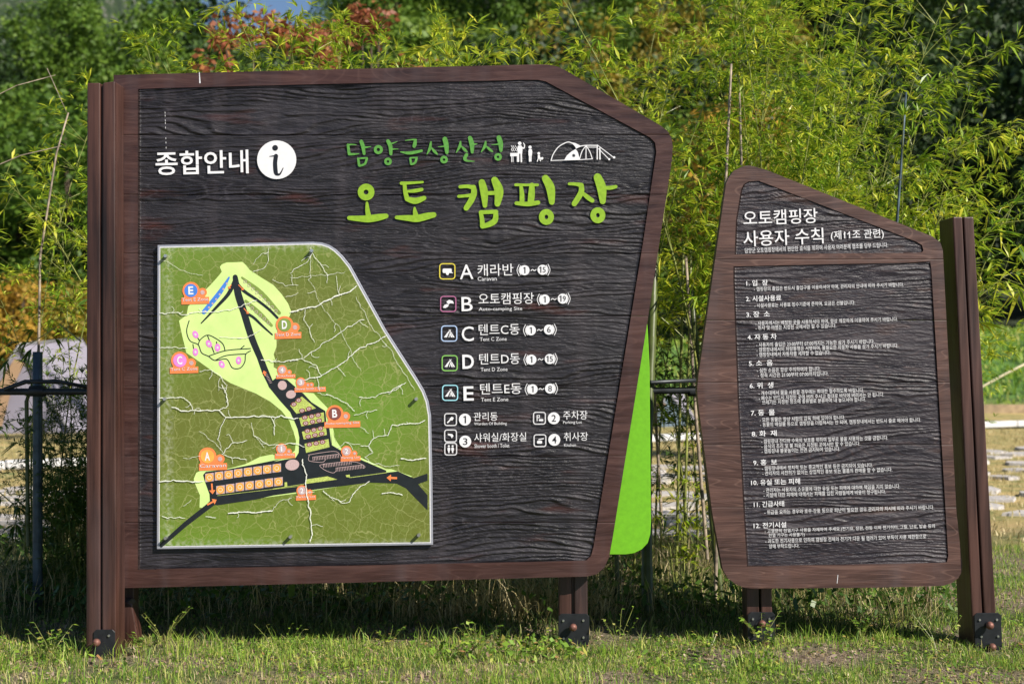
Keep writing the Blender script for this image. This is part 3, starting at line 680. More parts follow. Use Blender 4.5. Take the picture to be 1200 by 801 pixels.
def auto_icon(f, x, y, r):
    f.poly([(x - .25 * r, y - .3 * r), (x + .1 * r, y - .55 * r), (x + .6 * r, y - .4 * r), (x + .75 * r, y - .05 * r), (x + .3 * r, y - .1 * r), (x, y + .05 * r)])
    f.poly([(x - .7 * r, y + .5 * r), (x - .55 * r, y + .15 * r), (x - .2 * r, y), (x + .1 * r, y + .15 * r), (x - .1 * r, y + .4 * r), (x - .4 * r, y + .55 * r)])
def tool_icon(f, x, y, r): f.stroke([(x - .5 * r, y + .5 * r), (x, y)], 1.6); f.poly([(x - .2 * r, y - .1 * r), (x + .2 * r, y - .5 * r), (x + .55 * r, y - .3 * r), (x + .3 * r, y + .2 * r)])
def park_icon(f, x, y, r): f.stroke([(x - .4 * r, y + .4 * r), (x - .4 * r, y - .5 * r), (x, y - .5 * r), (x, y - .1 * r), (x - .4 * r, y - .1 * r)], 1.1, smooth=False); f.rrect(x - .1 * r, y + .15 * r, x + .65 * r, y + .5 * r, .1 * r, 0)
def shower_icon(f, x, y, r): f.poly([(x - .5 * r, y - .4 * r), (x + .3 * r, y - .3 * r), (x + .5 * r, y), (x + .2 * r, y + .4 * r), (x, y), (x - .4 * r, y - .1 * r)])
def toilet_icon(f, x, y, r):
    for s in (-.32, .32): f.disc(x + s * r, y - .5 * r, .17 * r); f.rrect(x + s * r - .22 * r, y - .25 * r, x + s * r + .22 * r, y + .3 * r, .1 * r, 0); f.rrect(x + s * r - .12 * r, y + .2 * r, x + s * r + .12 * r, y + .65 * r, .04 * r, 0)
def pot_icon(f, x, y, r): f.rrect(x - .5 * r, y, x + .35 * r, y + .5 * r, .15 * r, 0); f.stroke([(x - .2 * r, y - .2 * r), (x + .6 * r, y - .35 * r)], 1.2)
frame_icon(524.2, 317.8, 8.9, 'yellow', caravan_icon); frame_icon(525.3, 356, 8.9, 'mauve', auto_icon); frame_icon(526.4, 390.6, 8.9, 'paleblue', tent_icon)
frame_icon(527, 425.3, 8.8, 'leafgreen', tent_icon); frame_icon(527.5, 460, 8.8, 'cyan', tent_icon)
for s, x, y, w, h, b_ in (('A', 539, 327, 15.8, 17, .002), ('B', 541, 364.5, 13, 16.6, .004), ('C', 541.2, 399.8, 14.2, 17.3, .004), ('D', 542, 432, 13.6, 16.6, .02), ('E', 543.3, 469.3, 12, 16.8, .014)):
    text(s, x, y, w, h, DT, M['white'], sign1, b_, -1.3)
for s, x, y, w, h in (('캐라반', 559.7, 323.5, 42, 14), ('오토캠핑장', 560.8, 356.8, 65, 13.2), ('텐트C동', 561, 392.7, 48, 13), ('텐트D동', 561.7, 427, 47.5, 13), ('텐트E동', 562.7, 462, 48.5, 13)):
    text(s, x, y, w, h, DT, M['white'], sign1, 0, -1.0)
for s, x, y, w, h in (('Caravan', 559.8, 329, 22.4, 4.8), ('Auto-camping Site', 561, 365.3, 51, 5.3), ('Tent C Zone', 562.3, 399.5, 31.5, 4.4), ('Tent D Zone', 563.3, 435, 31.5, 4.4), ('Tent E Zone', 563.7, 470.2, 32, 4.4)):
    text(s, x, y, w, h, DT, M['offwhite'], sign1, .004, -1.0, 2)
def par(x, y, s, h=8):
    f = Flat(DT)
    for q in (0, 2.2): f.stroke([(x + s * q, y - h + q * .5), (x - s * (2.4 - q), y), (x + s * q, y + h - q * .5)], .75)
    f.done('bracket_mark', M['white'], sign1)
for (ax, ay, a, bx, by, b_) in ((614.7, 316.5, '1', 635.8, 316, '15'), (638.4, 350.8, '1', 659.4, 349.8, '19'), (622.2, 386.8, '1', 643.2, 386, '6'), (622.8, 421.2, '1', 644.2, 420.4, '15'), (624.2, 455.8, '1', 644.6, 455, '8')):
    numdisc(ax, ay, 5.9, a); numdisc(bx, by, 5.9, b_)
    f = Flat(DT); mx_, my = (ax + bx) / 2, (ay + by) / 2; f.stroke([(mx_ - 3, my + .8), (mx_ - 1.2, my - .6), (mx_ + 1.2, my + .8), (mx_ + 3, my - .6)], .9); f.done('tilde_mark', M['white'], sign1)
    par(ax - 6.4, ay, 1, 6.5); par(bx + 6.4, by, -1, 6.5)
frame_icon(528, 491.3, 6.9, 'offwhite', tool_icon); frame_icon(528, 510.4, 6.9, 'offwhite', shower_icon); frame_icon(528.2, 525.8, 6.9, 'offwhite', toilet_icon)
frame_icon(632.2, 489.7, 6.9, 'offwhite', park_icon); frame_icon(632.8, 516, 6.9, 'offwhite', pot_icon)
numdisc(544.8, 491.3, 7, '1'); numdisc(649, 489.8, 7, '2'); numdisc(545.2, 517, 7, '3'); numdisc(649.6, 515, 7, '4')
for s, x, y, w, h in (('관리동', 555.2, 493, 28, 10), ('주차장', 660, 491.5, 28.5, 10.3), ('샤워실/화장실', 555.8, 517.6, 61, 10.3), ('취사장', 660.8, 516.4, 28.3, 10)):
    text(s, x, y, w, h, DT, M['white'], sign1, 0, -1.0)
for s, x, y, w, h in (('Warden Of Building', 555.5, 499, 38.5, 4.4), ('Parking Lot', 660, 497.2, 22, 4.2), ('Shower booth / Toilet', 556, 524.6, 41, 4.6), ('Kitchen', 661, 523, 14, 3.6)):
    text(s, x, y, w, h, DT, M['offwhite'], sign1, .004, -1.0, 2)

# ---- the rules
D2 = TS - .0012
text('오토캠핑장', 871.5, 264.5, 87, 17.5, D2, M['white'], sign2, .006, -2.2)
text('사용자 수칙', 871.5, 289, 94, 18.5, D2, M['white'], sign2, .006, -2.4)
text('(제11조 관련)', 974, 282.5, 62, 12.2, D2, M['white'], sign2, .004, -2.2)
f = Flat(D2, .0002)
for x_ in (990.5, 994.8): f.stroke([(x_ - 1.6, 274.6), (x_ + .3, 272.6)], 1.0, cap=False)
f.done('lettering', M['white'], sign2)
text('담양군 오토캠핑장에서의 편안한 휴식을 위하여 사용자 여러분께 협조를 당부 드립니다.', 873, 296.5, 168, 6, D2, M['offwhite'], sign2, .004, -2.3, 2)
ZA = Z(850, 310, 4.444); ZB = Z(850, 470, 4.444)
heads = [('1. 입  장', ZA, 110, 112, 112), ('2. 시설사용료', ZA, 108, 193, 184), ('3. 장  소', ZA, 110, 275, 122), ('4. 자 동 차', ZA, 116, 393, 152), ('5. 소  음', ZA, 123, 529, 124), ('6. 위  생', ZA, 127, 645, 124),
         ('7. 동  물', ZB, 134, 76, 124), ('8. 화  재', ZB, 138, 184, 130), ('9. 홍  보', ZB, 146, 334, 124), ('10. 유실 또는 피해', ZB, 135, 438, 255), ('11. 긴급사태', ZB, 149, 552, 158), ('12. 전기시설', ZB, 148, 662, 170)]
for s, zz, x, y, w in heads:
    X, Y = zz(x, y); text(s, X, Y, w / 4.444, 6.9, D2, M['white'], sign2, .012, -1.8, 2, name='rule_heading')
lines = [('- 캠핑장의 출입은 반드시 출입구를 이용하셔야 하며, 관리자의 안내에 따라 주시기 바랍니다.', ZA, 150, 139, 780), ('- 시설사용료는 사용료 징수기준에 준하며, 요금은 선불입니다.', ZA, 152, 225, 525),
    ('- 사용자께서는 배정된 곳을 사용하셔야 하며, 항상 깨끗하게 이용하여 주시기 바랍니다.', ZA, 157, 317, 742), ('- 취사 및 야영은 지정된 곳에서만 할 수 있습니다.', ZA, 158, 341, 420),
    ('- 사용자의 출입은 23:00부터 07:00까지는 가능한 삼가 주시기 바랍니다.', ZA, 162, 429, 615), ('- 캠핑장내에서의 차량통행은 서행하며, 불필요한 자동차 사용을 삼가 주시기 바랍니다.', ZA, 163, 455, 738), ('- 캠핑장내에서 자동차를 세차할 수 없습니다.', ZA, 164, 480, 384),
    ('- 심한 소음은 항상 주의하여야 합니다.', ZA, 166, 562, 330), ('- 정숙 시간은 21:00부터 07:00까지입니다.', ZA, 170, 588, 368),
    ('- 개수대에서 물을 사용할 경우에는 최대한 절수하도록 바랍니다.', ZA, 174, 680, 548), ('- 폐수는 반드시 지정된 곳에 버려 주시고 절대로 바닥에 버려서는 안 됩니다.', ZA, 175, 706, 652), ('쓰레기는 지정된 장소에 종류별로 분류하여 내 놓으셔야 합니다.', ZA, 192, 728, 540),
    ('- 모든 동물은 항상 사람의 감독 하에 있어야 합니다.', ZB, 180, 108, 444), ('- 동물의 배설물 등으로 캠핑장을 더럽혀서는 안 되며, 캠핑장내에서는 반드시 줄로 매어야 합니다.', ZB, 182, 133, 838),
    ('- 캠핑장내 잔디와 수목의 보호를 위하여 일부로 불을 사용하는 것을 금합니다.', ZB, 188, 220, 660), ('- 음식의 조리 및 불 피움은 지정된 곳에서만 할 수 있습니다.', ZB, 189, 246, 514), ('- 캠핑장내 불꽃놀이는 전면 금지되어 있습니다.', ZB, 190, 271, 408),
    ('- 캠핑장내에서 정치적 또는 종교적인 홍보 등은 금지되어 있습니다.', ZB, 192, 360, 576), ('- 관리자의 사전허가 없이는 상업적인 홍보 또는 물품의 판매를 할 수 없습니다.', ZB, 194, 386, 676),
    ('- 관리자는 사용자의 소유물에 대한 유실 또는 피해에 대하여 책임을 지지 않습니다.', ZB, 199, 474, 712), ('- 시설에 대한 피해에 대해서는 피해를 입힌 사람들에게 비용이 청구됩니다.', ZB, 200, 500, 636),
    ('- 위급을 요하는 경우와 호우·강풍 등으로 피난이 필요한 경우 관리자의 지시에 따라 주시기 바랍니다.', ZB, 204, 589, 884),
    ('- 고열량의 전열기구 사용을 자제하여 주세요.(전기요, 장판, 전등 이외 전기히터, 그릴, 난로, 밥솥 등의', ZB, 206, 688, 886), ('전열 기구는 사용불가)', ZB, 226, 710, 188), ('- 과도한 전기사용으로 인하여 캠핑장 전체의 전기가 다운 될 염려가 있어 부득이 사용 제한함으로', ZB, 209, 739, 838), ('양해 부탁드립니다.', ZB, 228, 766, 158)]
for s, zz, x, y, w in lines:
    X, Y = zz(x, y); text(s, X, Y, w / 4.444, 5.2, D2, M['white'], sign2, .0, -1.75, 2, name='rule_text')

# ---- map panel
DM = 5.984
MO = [(184.5, 287), (367, 283.2), (377, 284), (386, 287), (393, 291.5), (401, 299), (411, 311.5), (452, 386), (488, 442), (497, 457), (502, 470), (505, 487), (506.5, 560), (507.3, 638), (340, 640.5), (183.7, 643)]
def inset(P, a):
    n = len(P); out = []
    for i in range(n):
        p0, p1, p2 = P[i - 1], P[i], P[(i + 1) % n]
        d1 = (p1[0] - p0[0], p1[1] - p0[1]); d2 = (p2[0] - p1[0], p2[1] - p1[1]); l1 = math.hypot(*d1); l2 = math.hypot(*d2)
        n1 = (-d1[1] / l1, d1[0] / l1); n2 = (-d2[1] / l2, d2[0] / l2); m_ = (n1[0] + n2[0], n1[1] + n2[1]); q = 1 + n1[0] * n2[0] + n1[1] * n2[1]
        out.append((p1[0] + m_[0] / q * a, p1[1] + m_[1] / q * a))
    return out
mp = prism('map_panel', pq(MO, DM + .002), DM + .002, DM + .014, M['trim'], sign1, .0008, 1)
mp['label'] = 'green printed campground map under cracked clear coating'
f = Flat(DM, -.0012); f.poly(inset(MO, 2.1)); f.done('map_border', M['offwhite'], mp)
M['map'] = map_material(mp); f = Flat(DM, -.0006); f.poly(inset(MO, 3.4)); f.done('printed_map', M['map'], mp)
zone = Z3((345, 145), (355, 132), (380, 122), (420, 121), (462, 119), (480, 135), (500, 160), (560, 200), (625, 240), (665, 285), (700, 335), (718, 380), (690, 440), (640, 500), (640, 560), (625, 600), (640, 650)) + Z7((165, 0), (165, 80), (290, 150), (372, 200), (440, 315), (540, 325), (600, 390), (670, 462), (720, 640), (752, 800)) + \
    Z8((560, 40), (592, 130), (640, 200), (830, 290), (1060, 395), (1110, 395)) + [(483.5, 558), (470, 560), (420, 566), (345, 578), (300, 584), (248, 590)] + Z5((262, 548), (235, 580), (215, 578), (217, 520), (196, 470), (188, 445), (200, 415), (230, 400), (300, 398), (340, 398), (430, 375), (500, 340), (560, 328)) + \
    Z8((0, 262), (100, 262), (170, 250), (205, 220), (215, 130), (180, 0)) + Z7((350, 690), (312, 580), (240, 490), (130, 400), (0, 328)) + Z3((400, 750), (330, 705), (240, 640), (170, 592), (148, 500), (132, 425), (172, 395), (180, 350), (235, 300), (300, 235), (340, 190), (355, 170))
f = Flat(DM, -.0001); f.poly(zone); f.done('campground_area', M['zone'], mp)
blk = Z7((10, 0), (60, 0), (100, 100), (148, 212), (180, 186), (290, 196), (370, 265), (360, 300), (440, 322), (520, 408), (650, 490), (660, 590), (690, 660), (702, 760), (706, 800)) + Z8((546, 60), (552, 170), (650, 228), (860, 322), (1062, 408), (1062, 428)) + Z6((505, 408), (580, 440), (645, 418), (645, 452), (600, 468), (645, 520), (645, 590), (590, 535), (545, 488), (500, 465)) + \
    Z8((900, 520), (500, 572), (0, 642)) + Z5((480, 540), (300, 567), (265, 562), (262, 515), (240, 455), (232, 425), (245, 410), (340, 400), (500, 370), (600, 350)) + Z8((0, 327), (110, 305), (210, 290), (240, 240), (246, 100), (238, 0)) + Z7((405, 720), (390, 660), (370, 610), (320, 500), (225, 395), (125, 272), (60, 140))
f = Flat(DM, .0003); f.poly(blk)
f.stroke(Z3([(425, 198), (440, 285), (470, 380), (510, 510), (560, 630), (615, 765)]), [6, 8.4, 8.2, 7.8, 7.2, 7])
f.stroke(Z3([(425, 215), (390, 285), (330, 352), (248, 438)]), [5, 4.5, 3.4, 1.4]); f.stroke(Z3([(430, 225), (470, 270), (540, 318), (600, 365), (645, 410)]), [4, 3.8, 3.4, 3.2, 3])
f.stroke(Z3([(480, 385), (520, 408), (570, 455), (618, 498)]), [3.4, 3.2, 2.6, 1.8]); f.stroke(Z5([(285, 550), (150, 655), (36, 755)]), [6.6, 5.6, 4.6], smooth=False)
f.done('printed_road', M['road'], mp)
f = Flat(DM, .0006)
for P in ([(320, 440), (430, 355), (562, 465), (380, 517)], [(405, 555), (635, 503), (642, 590), (425, 635)], [(430, 685), (655, 633), (665, 715), (448, 757)]): f.poly(Z7(P))
for P in ([(295, 157), (520, 113), (530, 188), (310, 242)], [(305, 492), (510, 462), (602, 492), (310, 532)], [(680, 452), (718, 446), (722, 472), (690, 470)], [(108, 518), (130, 516), (134, 556), (108, 560)]): f.poly(Z8(P))
f.stroke(Z8([(720, 474), (1062, 428)]), .7); f.stroke(Z8([(0, 580), (310, 532)]), .6); f.stroke(Z5([(300, 522), (681, 478)]), .5)
f.done('printed_pitch_field', M['island'], mp)
f = Flat(DM, .0004)
for P in ([(185, 425), (172, 480), (190, 530), (232, 550), (250, 592), (285, 610), (320, 632), (380, 625), (410, 670), (450, 672), (475, 640), (480, 600), (505, 582)], [(232, 550), (245, 522), (280, 500), (320, 515), (360, 545), (372, 580)], [(290, 608), (380, 580), (505, 570)], [(280, 500), (315, 592)], [(320, 632), (380, 606), (478, 598)], [(205, 548), (208, 570)], [(228, 512), (240, 530)], [(328, 535), (330, 556)], [(455, 570), (472, 555)]):
    f.stroke(Z3(P), 1.15)
f.done('printed_footpath', M['road'], mp)
f = Flat(DM, .0005); g_ = Flat(DM, .0007)
for x, y, r_ in ((218, 497, -.5), (218, 588, 0), (288, 545, -.5), (333, 565, 0), (355, 652, -.5), (443, 632, 0)):
    X, Y = Z3(x, y); f = Flat(DM, .0005); f.disc(X, Y, 3.3, 4.8, 14, r_); f.done('printed_tent_spot', M['magenta'], mp); g_.disc(X, Y, 1.4, 1.6, 10)
g_.done('printed_spot_centre', M['offwhite'], mp)
b1 = Flat(DM, .0008); b2 = Flat(DM, .0010); b3 = Flat(DM, .0012)
for zz, P in ((Z7, [(400, 390), (355, 428), (432, 487), (495, 470), (458, 552), (522, 541), (583, 529), (466, 605), (530, 592), (593, 580), (482, 678), (543, 668), (605, 655), (490, 730), (553, 716), (615, 704)]), (Z8, [(342, 165), (404, 153), (464, 141)])):
    for x, y in P: X, Y = zz(x, y); b1.disc(X, Y, 3.6, 2.7, 14, -.2); b2.disc(X, Y, 2.3, 1.8, 12, -.2); b3.disc(X, Y, .8, .7, 6)
b1.done('printed_pitch', M['brownprint'], mp); b2.done('printed_pitch_ring', M['greypink'], mp); b3.done('printed_pitch_number', M['brownprint'], mp)
for zz, x, y, a, b_ in ((Z7, 247, 250, 5.2, 5.4), (Z7, 328, 335, 5.8, 4.8), (Z8, 180, 355, 8.2, 6.3)): f = Flat(DM, .0008); f.disc(*zz(x, y), a, b_, 24, -.2); f.done('printed_building', M['greypink'], mp)
a1 = Flat(DM, .0006); a2 = Flat(DM, .0009); a3 = Flat(DM, .0012)
for x, y in [(262, 437), (307, 430), (352, 424), (397, 417), (443, 411), (488, 405), (533, 399), (578, 393), (314, 495), (359, 488), (405, 481), (450, 475), (496, 469), (541, 462), (586, 457)]:
    X, Y = Z5(x, y); a1.poly([(X - 5, Y - 4.4), (X + 5, Y - 5.6), (X + 5, Y + 4.2), (X - 5, Y + 5.4)]); a2 = Flat(DM, .0009); a2.disc(X, Y, 4.7); a2.done('printed_caravan_dot', M['amber'], mp); a3.ring(X, Y, 2.2, .5)
a1.done('printed_caravan_pitch', M['greypink'], mp); a3.done('printed_caravan_ring', M['crack'], mp)
f = Flat(DM, .0006); g_ = Flat(DM, .0008)
f.stroke(Z3([(393, 200), (345, 278), (262, 380)]), [2, 5.6, 5.4]); f.done('printed_tent_strip', M['blue'], mp)
for i in range(7): u = i / 6; g_.disc(*Z3(382 - 112 * u, 232 + 142 * u + 10 * math.sin(u * 3)), 1.2, n=8)
f = Flat(DM, .0006); f.stroke(Z3([(460, 200), (560, 280), (655, 385)]), [2, 5.4, 4]); f.stroke(Z3([(480, 322), (550, 385), (615, 450)]), [3, 5.4, 3]); f.done('printed_tent_strip', M['olive'], mp)
for i in range(9): u = i / 8; g_.rrect(*[c for p in (Z3(477 + 160 * u, 222 + 152 * u),) for c in (p[0] - 1.5, p[1] - 1.5, p[0] + 1.5, p[1] + 1.5)], .8, .5)
for i in range(6): u = i / 5; g_.rrect(*[c for p in (Z3(493 + 105 * u, 342 + 92 * u),) for c in (p[0] - 1.5, p[1] - 1.5, p[0] + 1.5, p[1] + 1.5)], .8, .5)
for P in ([(340, 265), (332, 300), (350, 320), (460, 330), (495, 302)], [(330, 262), (460, 240), (590, 230), (640, 280)], [(480, 350), (437, 360), (480, 400), (560, 430), (590, 412)], [(845, 388), (862, 370), (800, 335), (720, 322)]): g_.stroke(Z8(P), .5)
for x0, y0, x1, y1, n in ((372, 300, 612, 272, 16), (470, 365, 730, 335, 17), (590, 402, 845, 372, 17)):
    g_.stroke(Z8([(x0, y0 - 18), (x1, y1 - 18)]), .45)
    for i in range(n + 1): u = i / n; g_.stroke(Z8([(x0 + (x1 - x0) * u, y0 + (y1 - y0) * u - 18), (x0 + (x1 - x0) * u + 4, y0 + (y1 - y0) * u + 16)]), .55, cap=False)
for i in range(7): g_.stroke(Z7([(85 + i * 7, 150 + i * 13), (108 + i * 7, 145 + i * 13)]), .5, cap=False)
g_.done('printed_bay_lines', M['greypink'], mp)
# route arrows
def arrow(p, q, w=1.4, h=3.2):
    f = Flat(DM, .0014)
    dx, dy = q[0] - p[0], q[1] - p[1]; l = math.hypot(dx, dy); dx /= l; dy /= l
    f.stroke([p, (q[0] - dx * 2, q[1] - dy * 2)], w, cap=False); f.poly([(q[0] - dx * h - dy * h * .8, q[1] - dy * h + dx * h * .8), q, (q[0] - dx * h + dy * h * .8, q[1] - dy * h - dx * h * .8)]); f.done('printed_arrow', M['orange'], mp)
arrow(Z5(273, 465), Z5(277, 515), 1.8, 4.6); arrow(Z5(252, 565), Z5(296, 541), 1.8, 4.6); arrow(Z6(502, 440), Z6(453, 438), 2.4, 5)
arrow(Z3(582, 712), Z3(574, 684), 1.6, 3.6); arrow(Z3(405, 238), Z3(390, 260), 1, 2.6); arrow(Z3(442, 238), Z3(470, 266), 1, 2.6); arrow(Z3(470, 360), Z3(496, 390), 1, 2.6)
# lettered markers
def marker(zz, cx, cy, r, rect, side, inner, letter, cap):
    f = Flat(DM, .0016); X, Y = zz(cx, cy); f.disc(X, Y, r / zz.k, n=28)
    for sx, sy in side: f.disc(*zz(sx, sy), r * .52 / zz.k)
    x0, y0 = zz(rect[0], rect[1]); x1, y1 = zz(rect[2], rect[3]); f.poly([(x0, y0 + .8), (x1, y0 - .4), (x1, y1 - .8), (x0, y1 + .2)])
    f.poly([(X - r * .8 / zz.k, Y), (zz(*side[-1])[0], Y + r * .2 / zz.k), (zz(*side[-1])[0] + r * .4 / zz.k, y0 + 1), (X - r / zz.k * .8, y0 + 1)])
    o = f.done('map_marker', M['orange'], mp)
    f = Flat(DM, .0024); f.disc(X, Y, r * .76 / zz.k, n=26); f.done('marker_disc', M[inner], mp)
    f = Flat(DM, .0024)
    for sx, sy in side: f.disc(*zz(sx, sy), r * .26 / zz.k, n=10)
    f.done('marker_symbol', M['greypink'], mp)
    h = r * .95 / zz.k; w = h * (.62 if letter not in '1' else .3)
    text(letter, X - w / 2, Y + h / 2, w, h, DM, M['white'], mp, .03, -2, e=.003, name='marker_letter')
    text(cap, x0 + 1, y0 + (y1 - y0) * .62, (x1 - x0) - 2, (y1 - y0) * .46, DM, M['offwhite'], mp, .004, -2, 2, e=.003, name='marker_caption')
marker(Z3, 195, 268, 45, (145, 302, 290, 340), [(255, 278)], 'blue', 'E', 'Tent E Zone')
marker(Z3, 137, 632, 46, (85, 665, 233, 700), [(197, 645)], 'magenta', 'C', 'Tent C Zone')
marker(Z3, 683, 447, 46, (632, 485, 770, 520), [(737, 460)], 'olive', 'D', 'Tent D Zone')
marker(Z5, 253, 338, 42, (213, 370, 345, 404), [(312, 350)], 'amber', 'A', 'Caravan')
marker(Z7, 740, 515, 80, (642, 588, 978, 648), [(842, 540)], 'brownprint', 'B', 'Auto-camping Site')
marker(Z7, 245, 107, 46, (190, 148, 370, 188), [(312, 127)], 'greypink', '4', 'Kitchen')
marker(Z7, 420, 222, 46, (362, 266, 655, 314), [(487, 248), (520, 245)], 'greypink', '3', 'Shower booth / Toilet')
marker(Z8, 80, 205, 52, (18, 245, 208, 295), [(148, 228)], 'greypink', '1', 'Warden Of Building')
marker(Z8, 690, 228, 52, (635, 272, 820, 322), [(765, 248)], 'greypink', '2', 'Parking Lot')
marker(Z8, 272, 597, 52, (215, 640, 403, 688), [(345, 612)], 'greypink', '2', 'Parking Lot')
# wide cracks
cr = random.Random(3)
def cracks(zz, lst, mname, lay):
    f = Flat(DM, lay)
    for P, w in lst:
        pts = zz(P)
        for it in range(4):                       # fractal wander
            q = [pts[0]]
            for a, b in zip(pts, pts[1:]):
                l = math.hypot(b[0] - a[0], b[1] - a[1])
                if l > 1.6:
                    o_ = cr.gauss(0, .07) * min(l, 12); q.append(((a[0] + b[0]) / 2 - (b[1] - a[1]) / l * o_, (a[1] + b[1]) / 2 + (b[0] - a[0]) / l * o_))
                q.append(b)
            pts = q
        n = len(pts); ww = [w * .78 * cr.uniform(.6, 1.25) for _ in pts]; ww[-1] *= .3
        f.stroke(pts, ww, smooth=False, cap=False)
        for _ in range(int(n / 22)):               # side shoots
            i = cr.randrange(n); p = pts[i]; a = cr.uniform(0, 6.28); r_ = [p]
            for k in range(cr.randint(4, 9)): a += cr.gauss(0, .45); p = (p[0] + 1.6 * math.cos(a), p[1] + 1.6 * math.sin(a)); r_.append(p)
            if min(q[0] for q in r_) > 190 and max(q[1] for q in r_) < 634 and min(q[1] for q in r_) > 294 and max(q[0] + (470 - q[1]) * .55 for q in r_) < 492: f.stroke(r_, [.4] * len(r_), smooth=False, cap=False)
    return f
c3 = [([(35, 385), (130, 382), (150, 395), (270, 378), (400, 372), (460, 350), (540, 320)], 1.0), ([(35, 567), (180, 565)], .9), ([(345, 510), (480, 515), (560, 470)], .8), ([(560, 630), (640, 637), (756, 630)], 1.1), ([(520, 170), (570, 155), (600, 110), (600, 45)], .6), ([(718, 378), (756, 374)], 1.5),
      ([(620, 210), (690, 245), (756, 240)], .5), ([(690, 300), (740, 290), (756, 280)], .5), ([(240, 690), (300, 680), (350, 712), (385, 760), (370, 800)], .8), ([(340, 790), (350, 720)], .5), ([(40, 110), (170, 170), (260, 190)], .4), ([(520, 130), (560, 80), (600, 70)], .4)]
c4 = [([(0, 382), (85, 360), (170, 330), (260, 290), (350, 242)], 1.7), ([(80, 365), (85, 440), (130, 540)], .7), ([(0, 637), (70, 628), (140, 660), (165, 710)], .9), ([(70, 620), (100, 595), (200, 530), (340, 440), (390, 420)], .9), ([(75, 735), (140, 720), (245, 665), (365, 565), (470, 520), (508, 500)], 1.2), ([(245, 665), (290, 715)], .7), ([(140, 720), (155, 790)], .7),
      ([(345, 300), (400, 410), (510, 560), (650, 790)], .5), ([(500, 800), (550, 775), (605, 745)], .9), ([(110, 40), (115, 70), (160, 130), (195, 195)], .8), ([(115, 70), (90, 120), (0, 180)], .7), ([(260, 290), (240, 190)], .5), ([(95, 210), (160, 340), (260, 460), (370, 690)], .4), ([(0, 200), (120, 190), (290, 170)], .4), ([(100, 60), (110, 200), (95, 215)], .5)]
c5 = [([(30, 65), (130, 60), (170, 85), (185, 118)], 1.1), ([(85, 108), (130, 125), (310, 122), (340, 155), (460, 150), (550, 152), (600, 145), (681, 158)], 1.5), ([(340, 155), (310, 230), (300, 260)], .8), ([(310, 122), (350, 100), (345, 50), (320, 0)], 1), ([(550, 150), (570, 190), (568, 240)], .9), ([(330, 325), (370, 275), (440, 262)], .9), ([(320, 325), (400, 345), (440, 355)], .9), ([(215, 220), (330, 325)], .5), ([(470, 240), (540, 285), (640, 275), (681, 280)], .8),
      ([(30, 457), (235, 453)], 1.6), ([(40, 617), (150, 628)], .9), ([(245, 620), (295, 625)], .9), ([(350, 605), (400, 598), (480, 602), (560, 592)], 1.6), ([(560, 592), (600, 545), (650, 530)], .6), ([(140, 345), (220, 335)], .5), ([(140, 570), (180, 540)], .4), ([(460, 180), (470, 240), (520, 300)], .5)]
c6 = [([(170, 45), (220, 65), (270, 90), (305, 125)], .9), ([(325, 60), (400, 62), (440, 40), (500, 25), (530, 0)], .9), ([(300, 145), (380, 128), (410, 120)], .7), ([(480, 190), (550, 185), (635, 168)], 1.2), ([(480, 190), (465, 225), (460, 240), (410, 245), (380, 265), (370, 290), (330, 288)], .9), ([(370, 290), (390, 320), (350, 340), (380, 370), (450, 385), (515, 380)], .6), ([(520, 348), (640, 347)], 1.6), ([(430, 512), (510, 512), (530, 520)], 1.2),
      ([(155, 498), (190, 530), (225, 540), (245, 557), (280, 550), (300, 510), (320, 490), (375, 455)], 1), ([(60, 350), (75, 450), (85, 570), (100, 650), (95, 740)], 1.5), ([(0, 275), (40, 280), (70, 295)], .9), ([(330, 200), (370, 230)], .5), ([(220, 300), (260, 270), (330, 280)], .5)]
ci = 0
for zz, l in ((Z3, c3), (Z4, c4), (Z5, c5), (Z6, c6)): cracks(zz, l, 'crack', .0034 + ci * .0003).done('surface_crack', M['crack'], mp); ci += 1
for x, y in ((195, 300), (366, 294), (194, 467), (195, 629.5), (341, 628), (488, 467), (491, 626)):
    X, Y, Zz = px(x, y, DM); cyl('standoff_bolt', (X, DM - .012, Zz), .0075, .024, M['chrome'], mp, 16)
# weather scratches on the timber
f = Flat(TS, .0012)
f.stroke([(233.6, 85), (234.3, 97)], [.9, 1.6], smooth=False); 
for y_ in (131, 134.5, 140, 143, 148.5, 161, 166, 172): f.stroke([(193.4 + (y_ - 131) * .03, y_), (193.5 + (y_ - 131) * .03, y_ + 2.1)], [.45, .7], cap=False)
f.stroke([(982, 673), (981, 683)], .7, cap=False)
f.done('paint_drip', M['offwhite'], sign1)
flush_text()
